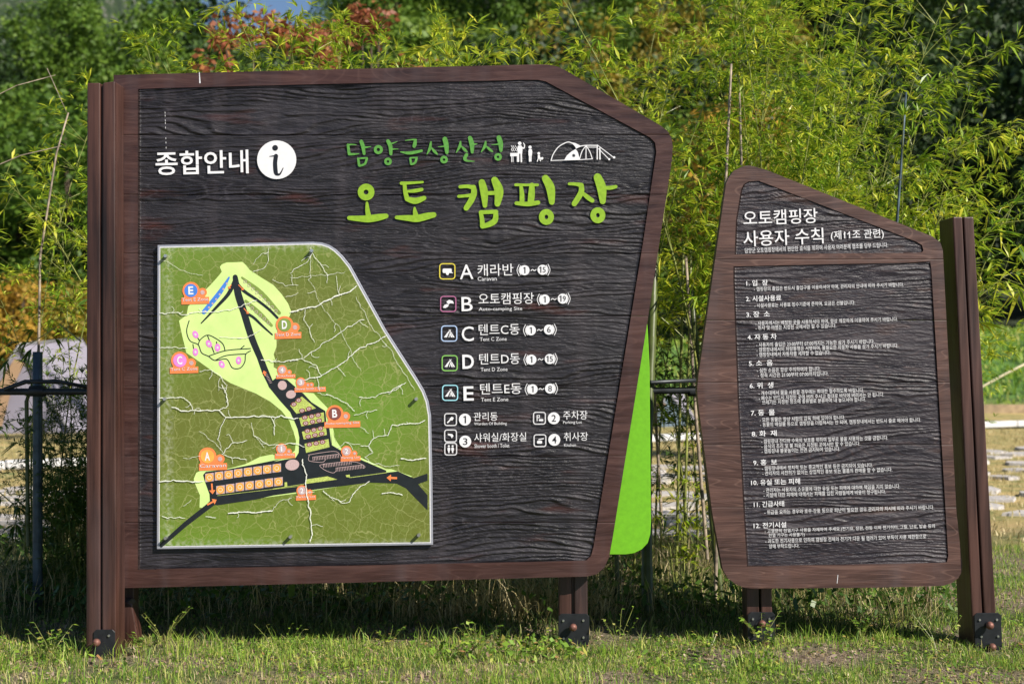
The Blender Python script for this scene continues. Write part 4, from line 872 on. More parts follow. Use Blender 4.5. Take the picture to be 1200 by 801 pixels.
#@@NATURE
# ------------------------------------------------------------------ vegetation generators
class Mesh3:
    def __init__(s): s.V = []; s.F = []
    def tube(s, P, rads, n=6):
        base = len(s.V); up = Vector((0, 0, 1))
        for i, p in enumerate(P):
            t = (P[min(i + 1, len(P) - 1)] - P[max(i - 1, 0)]).normalized()
            a = t.cross(Vector((1, .13, 0)) if abs(t.x) < .9 else up).normalized(); b = t.cross(a)
            for k in range(n): q = 2 * math.pi * k / n; s.V.append(tuple(p + (a * math.cos(q) + b * math.sin(q)) * rads[i]))
        for i in range(len(P) - 1):
            for k in range(n): s.F.append([base + i * n + k, base + i * n + (k + 1) % n, base + (i + 1) * n + (k + 1) % n, base + (i + 1) * n + k])
        s.F.append([base + k for k in range(n)][::-1]); s.F.append([base + (len(P) - 1) * n + k for k in range(n)])
    def leaf(s, p, d, l, w, g, droop=.25, up=None):
        sd = d.cross(up or Vector((g.uniform(-.5, .5), g.uniform(-.5, .5), 1))).normalized() * w
        m_ = p + d * l * .38; tip = p + d * l + Vector((0, 0, -droop * l)); b = len(s.V)
        s.V += [tuple(p), tuple(m_ + sd), tuple(tip), tuple(m_ - sd)]; s.F.append([b, b + 1, b + 2, b + 3])
    def obj(s, name, m, parent=None, smooth=False): return mobj(name, s.V, s.F, m, parent, smooth, world=False)

def make_bamboo(h, lean, seed, r0=.0075, first=.35, dens=1.0, leafm='bamboo_leaf', culmm='culm', name='bamboo_plant', lsz=1.0, blen=1.0):
    g = random.Random(seed)
    root = empty(name, (0, 0, 0))
    cu = Mesh3(); br = Mesh3(); lf = Mesh3()
    nn = int(h / .17); P = []; Rr = []
    az = g.uniform(0, 6.28); bend = Vector((math.cos(az), math.sin(az), 0)) * lean
    def at(u): return Vector((0, 0, h * u)) * (1 - .06 * lean * u * u) + bend * (h * .25 * u ** 2.2)
    for i in range(nn + 1):
        u = i / nn; p = at(u); r = r0 * (1 - .82 * u)
        P += [p, p + Vector((0, 0, .004)), p + Vector((0, 0, .009))]; Rr += [r, r * 1.28, r]
    cu.tube(P, Rr, 7)
    for i in range(1, nn + 1):
        u = i / nn; z = h * u
        if u < first: continue
        for b in range(g.choice((2, 2, 3))):
            if g.random() > dens: continue
            a = az + i * math.pi + g.gauss(0, 1.0) + b * .8; el = g.uniform(.35, 1.05)
            L_ = blen * g.uniform(.28, .62) * (1.15 - .75 * max(0, u - .45) / .55) * (.5 + .5 * min(1, (u - first) / .15 + .3))
            d = Vector((math.cos(a) * math.cos(el), math.sin(a) * math.cos(el), math.sin(el))); p = at(u).copy(); pts = [p.copy()]; k = max(4, int(L_ / .055))
            for j in range(k):
                d = (d + Vector((g.gauss(0, .06), g.gauss(0, .06), -.035))).normalized(); p = p + d * (L_ / k); pts.append(p.copy())
                if j >= 1:
                    for q in range(g.choice((1, 2, 2))):
                        t = (d + Vector((g.gauss(0, .8), g.gauss(0, .8), g.gauss(-.05, .45)))).normalized(); e = p + t * g.uniform(.02, .09)
                        for w in range(g.randint(4, 6)):
                            dd = (t + Vector((g.gauss(0, .55), g.gauss(0, .55), g.gauss(-.12, .35)))).normalized()
                            lf.leaf(e, dd, g.uniform(.045, .10) * lsz, g.uniform(.0042, .0078) * lsz, g, g.uniform(.05, .35))
            br.tube(pts, [max(.0007, .0020 * (1 - j / (len(pts)))) for j in range(len(pts))], 3)
    for q in range(14): lf.leaf(at(1), Vector((g.gauss(0, .5), g.gauss(0, .5), g.uniform(.3, 1))).normalized(), .08 * lsz, .005 * lsz, g, .1)
    cu.obj('culm', M[culmm], root, True); br.obj('branches', M[culmm], root)
    prop(lf.obj('foliage', M[leafm], root), kind='stuff')
    return root
def ground_at(x, y): return float(gz(np.array([x]), np.array([y]))[0])
BG = 'bamboo plants growing in a thicket behind the boards'
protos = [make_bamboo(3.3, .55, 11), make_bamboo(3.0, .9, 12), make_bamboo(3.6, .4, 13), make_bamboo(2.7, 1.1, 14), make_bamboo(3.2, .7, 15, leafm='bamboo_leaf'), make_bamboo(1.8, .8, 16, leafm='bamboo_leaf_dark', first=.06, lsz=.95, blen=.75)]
protos.append(make_bamboo(2.7, .9, 17, first=.55, blen=.9, r0=.006))
used = set()
def put_bamboo(pxx, d, hgt, k=None, label=None, rz=None, tag=BG):
    k = rnd.randrange(5) if k is None else k; pr = protos[k]; base = (3.3, 3.0, 3.6, 2.7, 3.2, 1.8, 2.7)[k]
    x = (pxx - 600) / F * d; z = ground_at(x, d) - .02; sc = hgt / base
    if k in used: o = copy_tree(pr)
    else: o = pr; used.add(k)
    o.location = (x, d, z); o.rotation_euler = (rnd.gauss(0, .03), rnd.gauss(0, .03), rnd.uniform(0, 6.28) if rz is None else rz); o.scale = (min(sc, 1.1),) * 2 + (sc,)
    o['category'] = 'bamboo'
    zone = ('over the cut corner of the big board' if pxx < 680 else 'above the lime green board' if pxx < 780 else 'just left of the rules board top' if pxx < 870 else 'above the left half of the rules board' if pxx < 960 else 'above the right half of the rules board' if pxx < 1060 else 'beside the right post')
    o['label'] = 'yellow-green leafy bamboo in the thicket ' + zone
    if tag == BG: tag = 'bamboo thicket ' + zone
    if tag: o['group'] = tag
    return o
# thicket between and behind the boards
for i in range(38):
    u = (i + rnd.random()) / 38; xx = 560 + 560 * u; d = rnd.uniform(7.1, 9.6)
    if 752 < xx < 850: xx += 100
    top = 40 if xx < 640 else (5 if xx < 700 else (-40 if xx < 980 else -40 + (xx - 980) * 2.0)); top += rnd.uniform(-15, 75)
    put_bamboo(xx, d, H - (top - 400.5) / F * d)
for xx, d, top in ((600, 7.4, 30), (612, 7.3, 45), (1015, 7.2, 120), (1040, 7.6, 115), (1060, 7.3, 105), (1085, 8.0, 150), (1110, 8.2, 210), (900, 7.1, -30), (840, 7.0, -60), (1130, 8.4, 260)): put_bamboo(xx, d, H - (top - 400.5) / F * d)
# tops over the big board
for xx, top in ((186, 48), (208, 22), (228, 5), (250, 30), (268, -5), (322, 38), (350, 10), (378, -5), (395, 25), (420, -8), (445, 18), (462, 40), (480, 34), (505, 48), (520, 60)):
    d = rnd.uniform(7.0, 8.3); o = put_bamboo(xx, d, H - (top - 400.5) / F * d, tag='bamboo plants rising behind the big board'); o['label'] = 'sparse bamboo with its leafy top showing over the big board'
for xx, top, d in ((42, 85, 7.4), (66, 130, 7.2), (84, 190, 7.1), (72, 250, 7.0), (96, 280, 7.2), (30, 240, 7.5)):
    o = put_bamboo(xx, d, H - (top - 400.5) / F * d, 6, tag='bamboo plants left of the big board'); o['label'] = 'slender bamboo beside the blue-grey pipe left of the big board'
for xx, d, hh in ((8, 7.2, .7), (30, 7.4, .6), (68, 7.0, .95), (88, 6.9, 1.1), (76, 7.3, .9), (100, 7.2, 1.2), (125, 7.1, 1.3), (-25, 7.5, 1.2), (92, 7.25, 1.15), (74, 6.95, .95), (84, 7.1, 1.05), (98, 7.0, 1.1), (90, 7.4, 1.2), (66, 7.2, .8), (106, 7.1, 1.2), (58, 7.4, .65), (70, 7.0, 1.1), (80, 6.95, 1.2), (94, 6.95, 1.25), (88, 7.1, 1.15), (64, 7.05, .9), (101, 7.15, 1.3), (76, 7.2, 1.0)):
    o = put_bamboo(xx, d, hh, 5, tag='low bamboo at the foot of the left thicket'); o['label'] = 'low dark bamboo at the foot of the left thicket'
for i in range(3):
    xx = 772 + rnd.random() * 66; d = rnd.uniform(7.2, 8.6); o = put_bamboo(xx, d, rnd.uniform(1.5, 2.3), 5, tag='low bamboo in the gap between the boards'); o['label'] = 'thin dark bamboo in the gap between the two boards'
for i in range(10):
    xx = rnd.uniform(700, 1010); d = rnd.uniform(8, 9.5); o = put_bamboo(xx, d, rnd.uniform(1.8, 2.6), 5, tag='deep green bamboo inside the thicket'); o['label'] = 'deep green bamboo inside the dense thicket behind the two boards'

# long leafy sprays on the right
def spray(name, pts_px, d, label, seed, dens=1.0, lsz=1.15, leafm='bamboo_leaf'):
    g = random.Random(seed); P = [Vector(px(x, y, d + k * .05)) for k, (x, y) in enumerate(pts_px)]
    root = empty(name, P[0], label, 'bamboo branch'); br = Mesh3(); lf = Mesh3(); o = P[0]
    Q = []
    for a, b in zip(P, P[1:]):
        n = max(2, int((b - a).length / .04))
        for i in range(n): Q.append(a + (b - a) * (i / n) - o)
    Q.append(P[-1] - o); br.tube(Q, [.0038 * (1 - .75 * i / len(Q)) for i in range(len(Q))], 4)
    for i, p in enumerate(Q):
        if i < 3: continue
        t0 = (Q[i] - Q[i - 1]).normalized()
        for s in range(g.choice((1, 2, 2))):
            if g.random() > dens: continue
            t = (t0 * .7 + Vector((g.gauss(0, .7), g.gauss(0, .7), g.gauss(0, .5)))).normalized(); e = p + t * g.uniform(.03, .14)
            br.tube([p, e], [.0012, .0008], 3)
            for w in range(g.randint(3, 6)):
                dd = (t + Vector((g.gauss(0, .5), g.gauss(0, .5), g.gauss(-.25, .3)))).normalized(); lf.leaf(e, dd, g.uniform(.06, .11) * lsz, g.uniform(.005, .008) * lsz, g, g.uniform(.1, .45))
    br.obj('stem', M['culm'], root); prop(lf.obj('foliage', M[leafm], root), kind='stuff'); return root
spray('bamboo_branch', [(1050, 330), (1075, 250), (1110, 180), (1150, 160), (1192, 148)], 7.0, 'long bamboo spray reaching right just above the right post', 1)
spray('bamboo_branch', [(1040, 260), (1065, 190), (1085, 110), (1130, 78), (1188, 52)], 7.2, 'highest bamboo spray reaching to the upper right edge', 2)
spray('bamboo_branch', [(1030, 220), (1050, 130), (1072, 60), (1080, 45)], 7.4, 'upright bamboo spray left of the highest right-hand spray', 3, .7)
spray('bamboo_branch', [(1110, 400), (1140, 290), (1170, 262), (1215, 256)], 6.6, 'close large-leaved bamboo spray at right edge beside the post top', 4, 1, 1.5)
spray('bamboo_branch', [(1120, 420), (1145, 350), (1175, 325), (1215, 340)], 6.7, 'drooping bamboo spray below the post top at right edge', 5, .9, 1.5)
spray('bamboo_branch', [(1080, 330), (1105, 235), (1135, 225), (1160, 250)], 6.9, 'short bamboo spray above the sloping board top', 6, 1, 1.2)
spray('bamboo_branch', [(95, 400), (70, 380), (40, 400), (5, 420)], 6.75, 'bamboo spray hanging over the tent at left', 7, .8, 1.1, 'bamboo_leaf_dark')
spray('bamboo_branch', [(95, 330), (60, 270), (30, 235), (5, 210)], 6.9, 'arching bamboo spray at the far left edge', 8, .9)

for i, (pp, dd_) in enumerate((([(806, 700), (800, 600), (786, 560), (770, 545)], 7.2), ([(800, 690), (808, 560), (822, 520), (834, 505)], 7.3), ([(792, 700), (785, 640), (774, 615), (764, 600)], 7.1), ([(800, 560), (790, 500), (776, 480)], 7.4), ([(812, 690), (818, 620), (830, 590)], 7.2))):
    spray('bamboo_branch', pp, dd_, ('low leafy bamboo shoot leaning left in the gap', 'leafy shoot leaning right toward the rules board edge', 'lowest leafy shoot beside the lime green board', 'upper leafy shoot below the rail in the gap', 'small leafy shoot at the foot of the rules board edge')[i], 60 + i, .7, .9, 'bamboo_leaf')
spray('bamboo_branch', [(-20, 560), (15, 590), (40, 640), (52, 665)], 7.0, 'dark bamboo spray drooping at the far left edge below the rail', 71, .9, 1.1, 'bamboo_leaf_dark')
spray('bamboo_branch', [(90, 640), (60, 560), (30, 510), (-10, 480)], 7.05, 'dark bamboo spray crossing behind the upright pipe', 72, .8, 1.1, 'bamboo_leaf_dark')
spray('bamboo_branch', [(95, 700), (85, 640), (70, 590), (50, 560)], 6.9, 'dark leafy shoot between the upright pipe and the left post', 73, 1, 1.0, 'bamboo_leaf_dark')
def pole(name, pts, r0, r1, m, label, cat, ns=8, node=.16, group=None):
    P = [Vector(p) for p in pts]; root_loc = P[0]; me = Mesh3(); Q = []; Rr = []; tot = sum((b - a).length for a, b in zip(P, P[1:])); acc = 0
    for a, b in zip(P, P[1:]):
        l = (b - a).length; n = max(1, int(l / (node or l)))
        for i in range(n):
            p = a + (b - a) * (i / n) - root_loc; r = r0 + (r1 - r0) * (acc + l * i / n) / tot
            Q += [p, p + (b - a).normalized() * .006]; Rr += [r * (1.15 if node else 1), r]
        acc += l
    Q.append(P[-1] - root_loc); Rr.append(r1); me.tube(Q, Rr, ns)
    o = mobj(name, me.V, me.F, m, None, True); o.location = root_loc; return prop(o, label, cat, group)
def gp(x, y, d): p = px(x, y, d); return p
pole('bamboo_cane', [gp(838, 720, 7.0), gp(848, 270, 7.0), gp(857, 75, 7.0)], .009, .006, M['cane'], 'tall bare grey cane standing left of the rules board', 'cane')
pole('bamboo_cane', [gp(872, 300, 7.3), gp(866, 88, 7.3)], .007, .005, M['cane'], 'shorter bare cane just right of the tall grey cane', 'cane')
pole('bamboo_cane', [gp(1047, 330, 6.9), gp(1052, 250, 6.9), gp(1062, 108, 6.9)], .008, .005, M['pipe'], 'bare bluish cane above the sloping top of the rules board', 'cane')
pole('bamboo_cane', [gp(45, 420, 7.0), gp(47, 300, 7.0), gp(66, 180, 7.0), gp(80, 132, 7.0)], .0065, .004, M['cane'], 'bare speckled cane rising from the pipe top at left', 'cane')
pole('bamboo_cane', [gp(-30, 125, 6.9), gp(20, 100, 6.9), gp(65, 88, 6.9)], .003, .0016, M['cane'], 'upper thin dead twig crossing at the left edge', 'twig', 5, .1)
pole('bamboo_cane', [gp(-30, 205, 6.9), gp(25, 182, 6.9), gp(72, 171, 6.9)], .0035, .002, M['cane'], 'lower thin dead twig crossing at the left edge', 'twig', 5, .1)
pole('bamboo_cane', [gp(55, 80, 6.95), gp(78, 132, 6.95)], .002, .002, M['cane'], 'thin broken twig hanging above the speckled cane', 'twig', 5, .1)
pole('bamboo_cane', [gp(33, 640, 6.9), gp(31, 470, 6.9), gp(36, 455, 6.9)], .010, .009, M['culm_dark'], 'thin dark bamboo stem left of the blue-grey pipe', 'cane')
pole('bamboo_pole', [gp(759, 716, 6.75), gp(757, 560, 6.75), gp(764, 395, 6.75), gp(770, 200, 6.8)], .027, .016, M['culm_dark'], 'thick dark green bamboo pole beside the lime green board', 'bamboo')
pole('bamboo_pole', [gp(724, 700, 6.9), gp(722, 630, 6.9), gp(722, 400, 6.9)], .011, .010, M['culm_dark'], 'thin bamboo pole under the lime green board', 'bamboo')
for i, (xa, ya, xb, yb, r, w) in enumerate(((846, 712, 826, 520, .018, 'dark bamboo pole leaning along the left edge of the rules board'), (829, 655, 815, 480, .009, 'mottled thin bamboo stem in the gap'), (801, 668, 806, 470, .007, 'bright yellow-green bamboo stem in the gap'), (792, 690, 797, 470, .008, 'green bamboo stem at the middle of the gap'), (776, 620, 768, 480, .008, 'brown thin bamboo stem at the left of the gap'))):
    pole('bamboo_cane', [gp(xa, ya, 7.1 + i * .1), gp(xb, yb, 7.1 + i * .1), gp(xb + (xb - xa) * .8, yb - 180, 7.1 + i * .1)], r, r * .8, M[('culm_dark', 'cane', 'culm', 'culm', 'cane')[i]], w, 'bamboo')
pole('stake', [gp(1092, 722, 6.9), gp(1086, 660, 6.9), gp(1080, 560, 6.9)], .008, .008, M['cane'], 'pale stake under the rules board', 'stake')
pole('stake', [gp(1087, 716, 6.95), gp(1082, 660, 6.95), gp(1076, 560, 6.95)], .008, .008, M['post'], 'brown stake under the rules board', 'stake')

# pipe support fence
pf = empty('pipe_support', px(44, 716, 6.8), 'blue-grey pipe fence with one long rail holding back the bamboo', 'fence')
def pipe(name, a, b, r, m, par):
    me = Mesh3(); off = wloc(par); A = Vector(a) - off; B = Vector(b) - off; n = 6; me.tube([A + (B - A) * (i / n) for i in range(n + 1)], [r] * (n + 1), 14); return me.obj(name, m, par, True)
pipe('upright_pipe', px(44, 722, 6.8), px(44, 412, 6.8), .023, M['pipe'], pf)
pipe('rail_pipe', px(-120, 459, 6.75), px(1096, 457, 6.75), .0165, M['rail'], pf)
for xx in (44, 815):
    pipe('clamp', px(xx - 9, 458, 6.76), px(xx + 9, 458, 6.76), .026, M['rail'], pf)
pole('bamboo_cane', [gp(5, 456, 6.72), gp(30, 447, 6.72), gp(70, 447, 6.72), gp(110, 455, 6.72)], .010, .009, M['rail'], 'weathered bamboo cane lying along the left rail', 'cane')
pole('bamboo_cane', [gp(762, 448, 6.72), gp(824, 445, 6.72)], .010, .010, M['rail'], 'dark cane tied along the rail between the boards', 'cane')

# ------------------------------------------------------------------ grass and weeds
def blades(name, n, xr, yr, lr_, wr, m, lean=.6, keep=None, seed=1, label=None, cat=None, tuft=0, zoff=0, curl=.45):
    g = np.random.default_rng(seed)
    x = g.uniform(*xr, n); y = g.uniform(*yr, n)
    if tuft:
        c = g.integers(0, max(1, n // tuft), n); cx = g.uniform(*xr, n // tuft + 1); cy = g.uniform(*yr, n // tuft + 1)
        x = cx[c] + g.normal(0, .028, n); y = cy[c] + g.normal(0, .028, n)
    if keep is not None: k = keep(x, y, g); x, y = x[k], y[k]; n = len(x)
    z = gz(x, y) - .003 + zoff
    l = g.uniform(*lr_, n) * (.6 + .8 * vnoise(x * 2.1, y * 2.1, seed + 77)); w = g.uniform(*wr, n) / 2; a = g.uniform(0, 2 * np.pi, n); le = np.abs(g.normal(0, lean, n)).clip(0, 1.35)
    dx, dy = np.cos(a), np.sin(a); sx, sy = -dy, dx
    fx = g.uniform(0, np.pi, n); sx, sy = np.cos(fx), np.sin(fx)
    V = np.zeros((n, 5, 3)); h1 = l * .55
    def pt(s, e): return x + dx * s * np.sin(e), y + dy * s * np.sin(e), z + s * np.cos(e)
    b = (x, y, z); m1 = pt(h1, le * .6); t = (m1[0] + dx * (l - h1) * np.sin(le + curl), m1[1] + dy * (l - h1) * np.sin(le + curl), m1[2] + (l - h1) * np.cos(np.minimum(le + curl, 1.75)))
    for i, (p, s_) in enumerate(((b, -1), (b, 1), (m1, .85), (m1, -.85), (t, 0))):
        V[:, i, 0] = p[0] + sx * w * s_; V[:, i, 1] = p[1] + sy * w * s_; V[:, i, 2] = p[2]
    me = bpy.data.meshes.new(name); me.vertices.add(n * 5); me.vertices.foreach_set('co', V.ravel().astype(np.float32))
    o5 = (np.arange(n) * 5)[:, None]; lo = np.concatenate([o5 + np.array([0, 1, 2, 3]), o5 + np.array([3, 2, 4])], 1).ravel()
    me.loops.add(n * 7); me.loops.foreach_set('vertex_index', lo.astype(np.int32)); me.polygons.add(n * 2)
    st = np.stack([np.arange(n) * 7, np.arange(n) * 7 + 4], 1).ravel(); tt = np.tile([4, 3], n)
    me.polygons.foreach_set('loop_start', st.astype(np.int32)); me.polygons.foreach_set('loop_total', tt.astype(np.int32)); me.update(calc_edges=True); me.materials.append(m)
    o = bpy.data.objects.new(name, me); COL.objects.link(o); return prop(o, label, cat, kind='stuff')
def patchy(x, y, g): return vnoise(x * 2.4, y * 2.4, 4) + .45 * vnoise(x * 9, y * 9, 6) > g.uniform(.38, .88, len(x))
blades('lawn_grass', 64000, (-2.5, 2.6), (5.0, 6.22), (.014, .044), (.0016, .0036), M['grass'], .55, patchy, 1, 'mixed green grass in front of and under the boards', 'grass')
blades('dry_grass', 17000, (-2.5, 2.6), (5.0, 6.6), (.015, .05), (.0014, .003), M['grass_dry'], .9, None, 2, 'straw-coloured dry blades scattered in the front lawn', 'dry grass')
blades('right_lawn_grass', 16000, (.75, 3.6), (6.2, 9.0), (.02, .06), (.0022, .0045), M['grass'], .5, None, 21, 'green lawn behind and to the right of the rules board', 'grass')
blades('tall_grass', 2600, (-2.5, 2.6), (5.2, 6.2), (.04, .10), (.002, .004), M['grass'], .35, None, 3, 'taller grass tufts around the feet of the boards', 'grass', tuft=14)
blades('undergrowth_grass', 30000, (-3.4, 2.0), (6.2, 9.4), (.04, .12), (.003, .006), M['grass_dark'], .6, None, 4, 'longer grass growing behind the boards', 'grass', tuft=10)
blades('dry_stalks', 4200, (-3.0, 2.0), (6.5, 8.2), (.12, .34), (.002, .0038), M['grass_dry'], .75, None, 5, 'long dry stalks leaning under the bamboo', 'dry stalks', curl=.25)
blades('straw_clump', 3200, (-.55, .45), (6.55, 7.5), (.10, .26), (.002, .004), M['grass_dry'], 1.0, None, 15, 'heap of pale dry stalks lying behind the middle post', 'dry stalks', curl=.2)
blades('far_lawn_grass', 42000, (-7, 8), (9, 21), (.03, .07), (.005, .010), M['grass_dry'], .7, None, 6, 'yellowing autumn lawn behind the bamboo', 'lawn')
blades('bank_grass', 26000, (-14, 16), (26, 34), (.08, .22), (.02, .05), M['grass'], .6, None, 7, 'green grass on the bank below the woods', 'grass')
def scatter(name, n, xr, yr, sz, m, seed, label, cat, flatness=.5, hz=.02, keep=None):
    g = np.random.default_rng(seed); x = g.uniform(*xr, n); y = g.uniform(*yr, n)
    if keep is not None: k = keep(x, y, g); x, y = x[k], y[k]; n = len(x)
    z = gz(x, y) + g.uniform(.001, hz, n); s = g.uniform(*sz, n); a = g.uniform(0, 2 * np.pi, n)
    u = np.stack([np.cos(a), np.sin(a), g.normal(0, flatness, n)], 1) * s[:, None]; v = np.stack([-np.sin(a), np.cos(a), g.normal(0, flatness, n)], 1) * (s * g.uniform(.45, .8, n))[:, None]
    c = np.stack([x, y, z], 1); V = np.stack([c - u, c + v * .8 - u * .1, c + u, c - v * .8 - u * .1], 1)
    me = bpy.data.meshes.new(name); me.vertices.add(n * 4); me.vertices.foreach_set('co', V.ravel().astype(np.float32)); me.loops.add(n * 4); me.loops.foreach_set('vertex_index', np.arange(n * 4, dtype=np.int32))
    me.polygons.add(n); me.polygons.foreach_set('loop_start', (np.arange(n) * 4).astype(np.int32)); me.polygons.foreach_set('loop_total', np.full(n, 4, np.int32)); me.update(calc_edges=True); me.materials.append(m)
    o = bpy.data.objects.new(name, me); COL.objects.link(o); return prop(o, label, cat, kind='stuff')
scatter('ground_cover', 26000, (-2.5, 2.6), (5.0, 6.7), (.004, .012), M['cover'], 8, 'small clover-like leaves creeping through the front lawn', 'ground cover', .35, .03, lambda x, y, g: vnoise(x * 3, y * 3, 66) > g.uniform(.2, .7, len(x)))
scatter('leaf_litter', 12000, (-2.6, 2.8), (5.0, 8.5), (.004, .016), M['litter'], 9, 'brown and pinkish dead leaf litter on the soil', 'leaf litter', .3, .012)
scatter('undergrowth_leaves', 16000, (-3.4, 2.2), (6.5, 9.2), (.01, .028), M['bamboo_leaf_dark'], 10, 'low leafy weeds under the bamboo', 'undergrowth', .6, .16, lambda x, y, g: (np.abs(x / y - .12) > .028) | (y < 7.2))  # dark leaf tone stands in for the shade under and behind the boards

scatter('leafy_weeds', 9000, (-2.5, 2.6), (5.2, 6.2), (.008, .019), M['cover'], 12, 'clumps of broader-leaved bright weeds in the front lawn', 'weeds', .6, .05, lambda x, y, g: vnoise(x * 5, y * 5, 91) * vnoise(x * 1.3, y * 3, 95) > g.uniform(.38, .6, len(x)))
def weed(seed, n=9, hgt=.12, ls=.018, m='cover'):
    g = random.Random(seed); r = empty('weed_plant', (0, 0, 0)); st = Mesh3(); lf = Mesh3()
    for i in range(n):
        a = g.uniform(0, 6.28); t = Vector((math.cos(a) * .45, math.sin(a) * .45, 1)).normalized(); h_ = hgt * g.uniform(.5, 1); P = [Vector((0, 0, 0)), t * h_ * .5, t * h_ + Vector((math.cos(a), math.sin(a), 0)) * h_ * .2]
        st.tube(P, [.0016, .0012, .0007], 4)
        for k in range(5):
            p = P[1] + (P[2] - P[1]) * (k / 4); d = Vector((g.gauss(0, 1), g.gauss(0, 1), g.uniform(0, .8))).normalized(); lf.leaf(p, d, ls * g.uniform(.8, 1.6), ls * .38, g, .2)
    st.obj('stem', M['culm'], r); lf.obj('leaves', M[m], r); return r
wp = [weed(1), weed(2, 12, .16, .022), weed(3, 7, .2, .014, 'grass')]
spots = [((893, 735), 5.98, 1, 'leafy weed growing against the small post of the rules board'), ((166, 757), 5.9, 0, 'small round-leaved weed right of the left post'), ((192, 748), 6.05, 2, 'wiry weed in the shade right of the left post'), ((640, 765), 5.85, 0, 'weed at the left of the middle post'), ((1010, 745), 6.15, 1, 'leafy weed under the middle of the rules board'),
         ((725, 762), 5.95, 2, 'thin weed between the middle post and the gap'), ((455, 748), 6.05, 0, 'weed at the shadow edge under the big board'), ((560, 770), 5.8, 1, 'bright weed on the lawn below the legend'), ((330, 775), 5.75, 2, 'feathery weed on the lawn below the map'), ((60, 770), 5.8, 1, 'weed at the lower left corner'), ((1100, 765), 5.85, 2, 'weed left of the right post foot'), ((832, 765), 5.85, 0, 'weed on the lawn in front of the gap')]
for i, ((a, b), d, k, lab) in enumerate(spots):
    o = wp[k] if i in (0, 1, 2) and False else copy_tree(wp[k]); x = (a - 600) / F * d; o.location = (x, d, ground_at(x, d)); o.rotation_euler = (0, 0, rnd.uniform(0, 6)); prop(o, lab, 'weed')
for w_ in wp:
    for c in list(w_.children): bpy.data.objects.remove(c)
    bpy.data.objects.remove(w_)

# ------------------------------------------------------------------ paving, kerb, bank edge
sp_ = empty('stone_paving', (0, 11, 0), 'pale irregular flagstone paving crossing the lawn', 'paving'); del sp_['category']; sp_['kind'] = 'structure'
g = random.Random(44); variants = []
for k in range(6):
    n = g.randint(5, 8); ang = sorted(g.uniform(0, 6.28) for _ in range(n)); P = []
    for i in range(n): a = 2 * math.pi * (i + g.uniform(-.25, .25)) / n; r_ = g.uniform(.82, 1.05); P.append((r_ * math.cos(a), r_ * math.sin(a)))
    V = [(x, y, .018) for x, y in P] + [(x * 1.04, y * 1.04, -.03) for x, y in P]; Fc = [list(range(n))] + [[i, i + n, (i + 1) % n + n, (i + 1) % n] for i in range(n)]
    me = bpy.data.meshes.new('stone'); me.from_pydata(V, [], [f[::-1] if len(f) == 4 and f[0] != 0 or len(f) == 4 else f for f in Fc]); me.materials.append(M['stone']); variants.append(me)
cnt = 0; y = 0
for row in range(12):
    for cx in np.arange(-5.4, 6.2, .58):
        xx = cx + g.uniform(-.12, .12) + (row % 2) * .29; near = 8.9 + max(0, xx) * .38; far = 12.6 + max(0, xx + 3) * .5; yy = near + (row + .5) / 11 * (far - near) + g.uniform(-.06, .06)
        if row >= 11 or cnt >= 285 or g.random() < .16: continue
        pxx = 600 + xx / yy * F
        if not (pxx < 140 or 735 < pxx < 870 or pxx > 1130): continue
        o = bpy.data.objects.new('stone', g.choice(variants)); COL.objects.link(o); o.parent = sp_; dz = ground_at(xx, yy)
        o.location = (xx, yy - 11, dz + g.uniform(0, .012)); o.scale = (g.uniform(.15, .33), (far - near) / 11 * g.uniform(.26, .50), 1); o.rotation_euler = (g.gauss(0, .02), g.gauss(0, .02), g.uniform(-.25, .25)); cnt += 1
kb = empty('kerb', (0, 17, 0), 'white concrete kerb line across the far lawn'); kb['kind'] = 'structure'
A = Vector((-7.0, 13.2, 0)); B = Vector((9.5, 22.6, 0)); nk = 26; dk = (B - A) / nk; rot = math.atan2(dk.y, dk.x)
bm = bmesh.new(); bmesh.ops.create_cube(bm, size=1); bmesh.ops.scale(bm, verts=bm.verts, vec=(dk.length - .012, .14, .09)); bmesh.ops.bevel(bm, geom=list(bm.edges), offset=.012, segments=1, affect='EDGES'); kme = bpy.data.meshes.new('kerb_stone'); bm.to_mesh(kme); bm.free(); kme.materials.append(M['concrete'])
for i in range(nk):
    c = A + dk * (i + .5); pxx = 600 + c.x / c.y * F
    if 190 < pxx < 690: continue
    o = bpy.data.objects.new('kerb_stone', kme); COL.objects.link(o); o.parent = kb; o.location = c - Vector((0, 17, -.05 + g.uniform(-.004, .004))); o.rotation_euler = (0, 0, rot)
te = empty('timber_edging', (8, 25.4, 0), 'weathered timber edging at the foot of the green bank', 'edging')
for i in range(4):
    bm = bmesh.new(); bmesh.ops.create_cube(bm, size=1); bmesh.ops.scale(bm, verts=bm.verts, vec=(2.9, .16, .17)); bmesh.ops.bevel(bm, geom=list(bm.edges), offset=.02, segments=2, affect='EDGES'); bmesh.ops.translate(bm, verts=bm.verts, vec=(6.2 + i * 2.95, 25.4, .08)); bmobj('timber', bm, M['timber'], te)
pole('guy_rope', [px(1120, 470, 20), px(1180, 437, 20), px(1270, 392, 20)], .016, .016, M['rope'], 'taut tan guy rope crossing the green bank at right', 'rope', 6, 0)

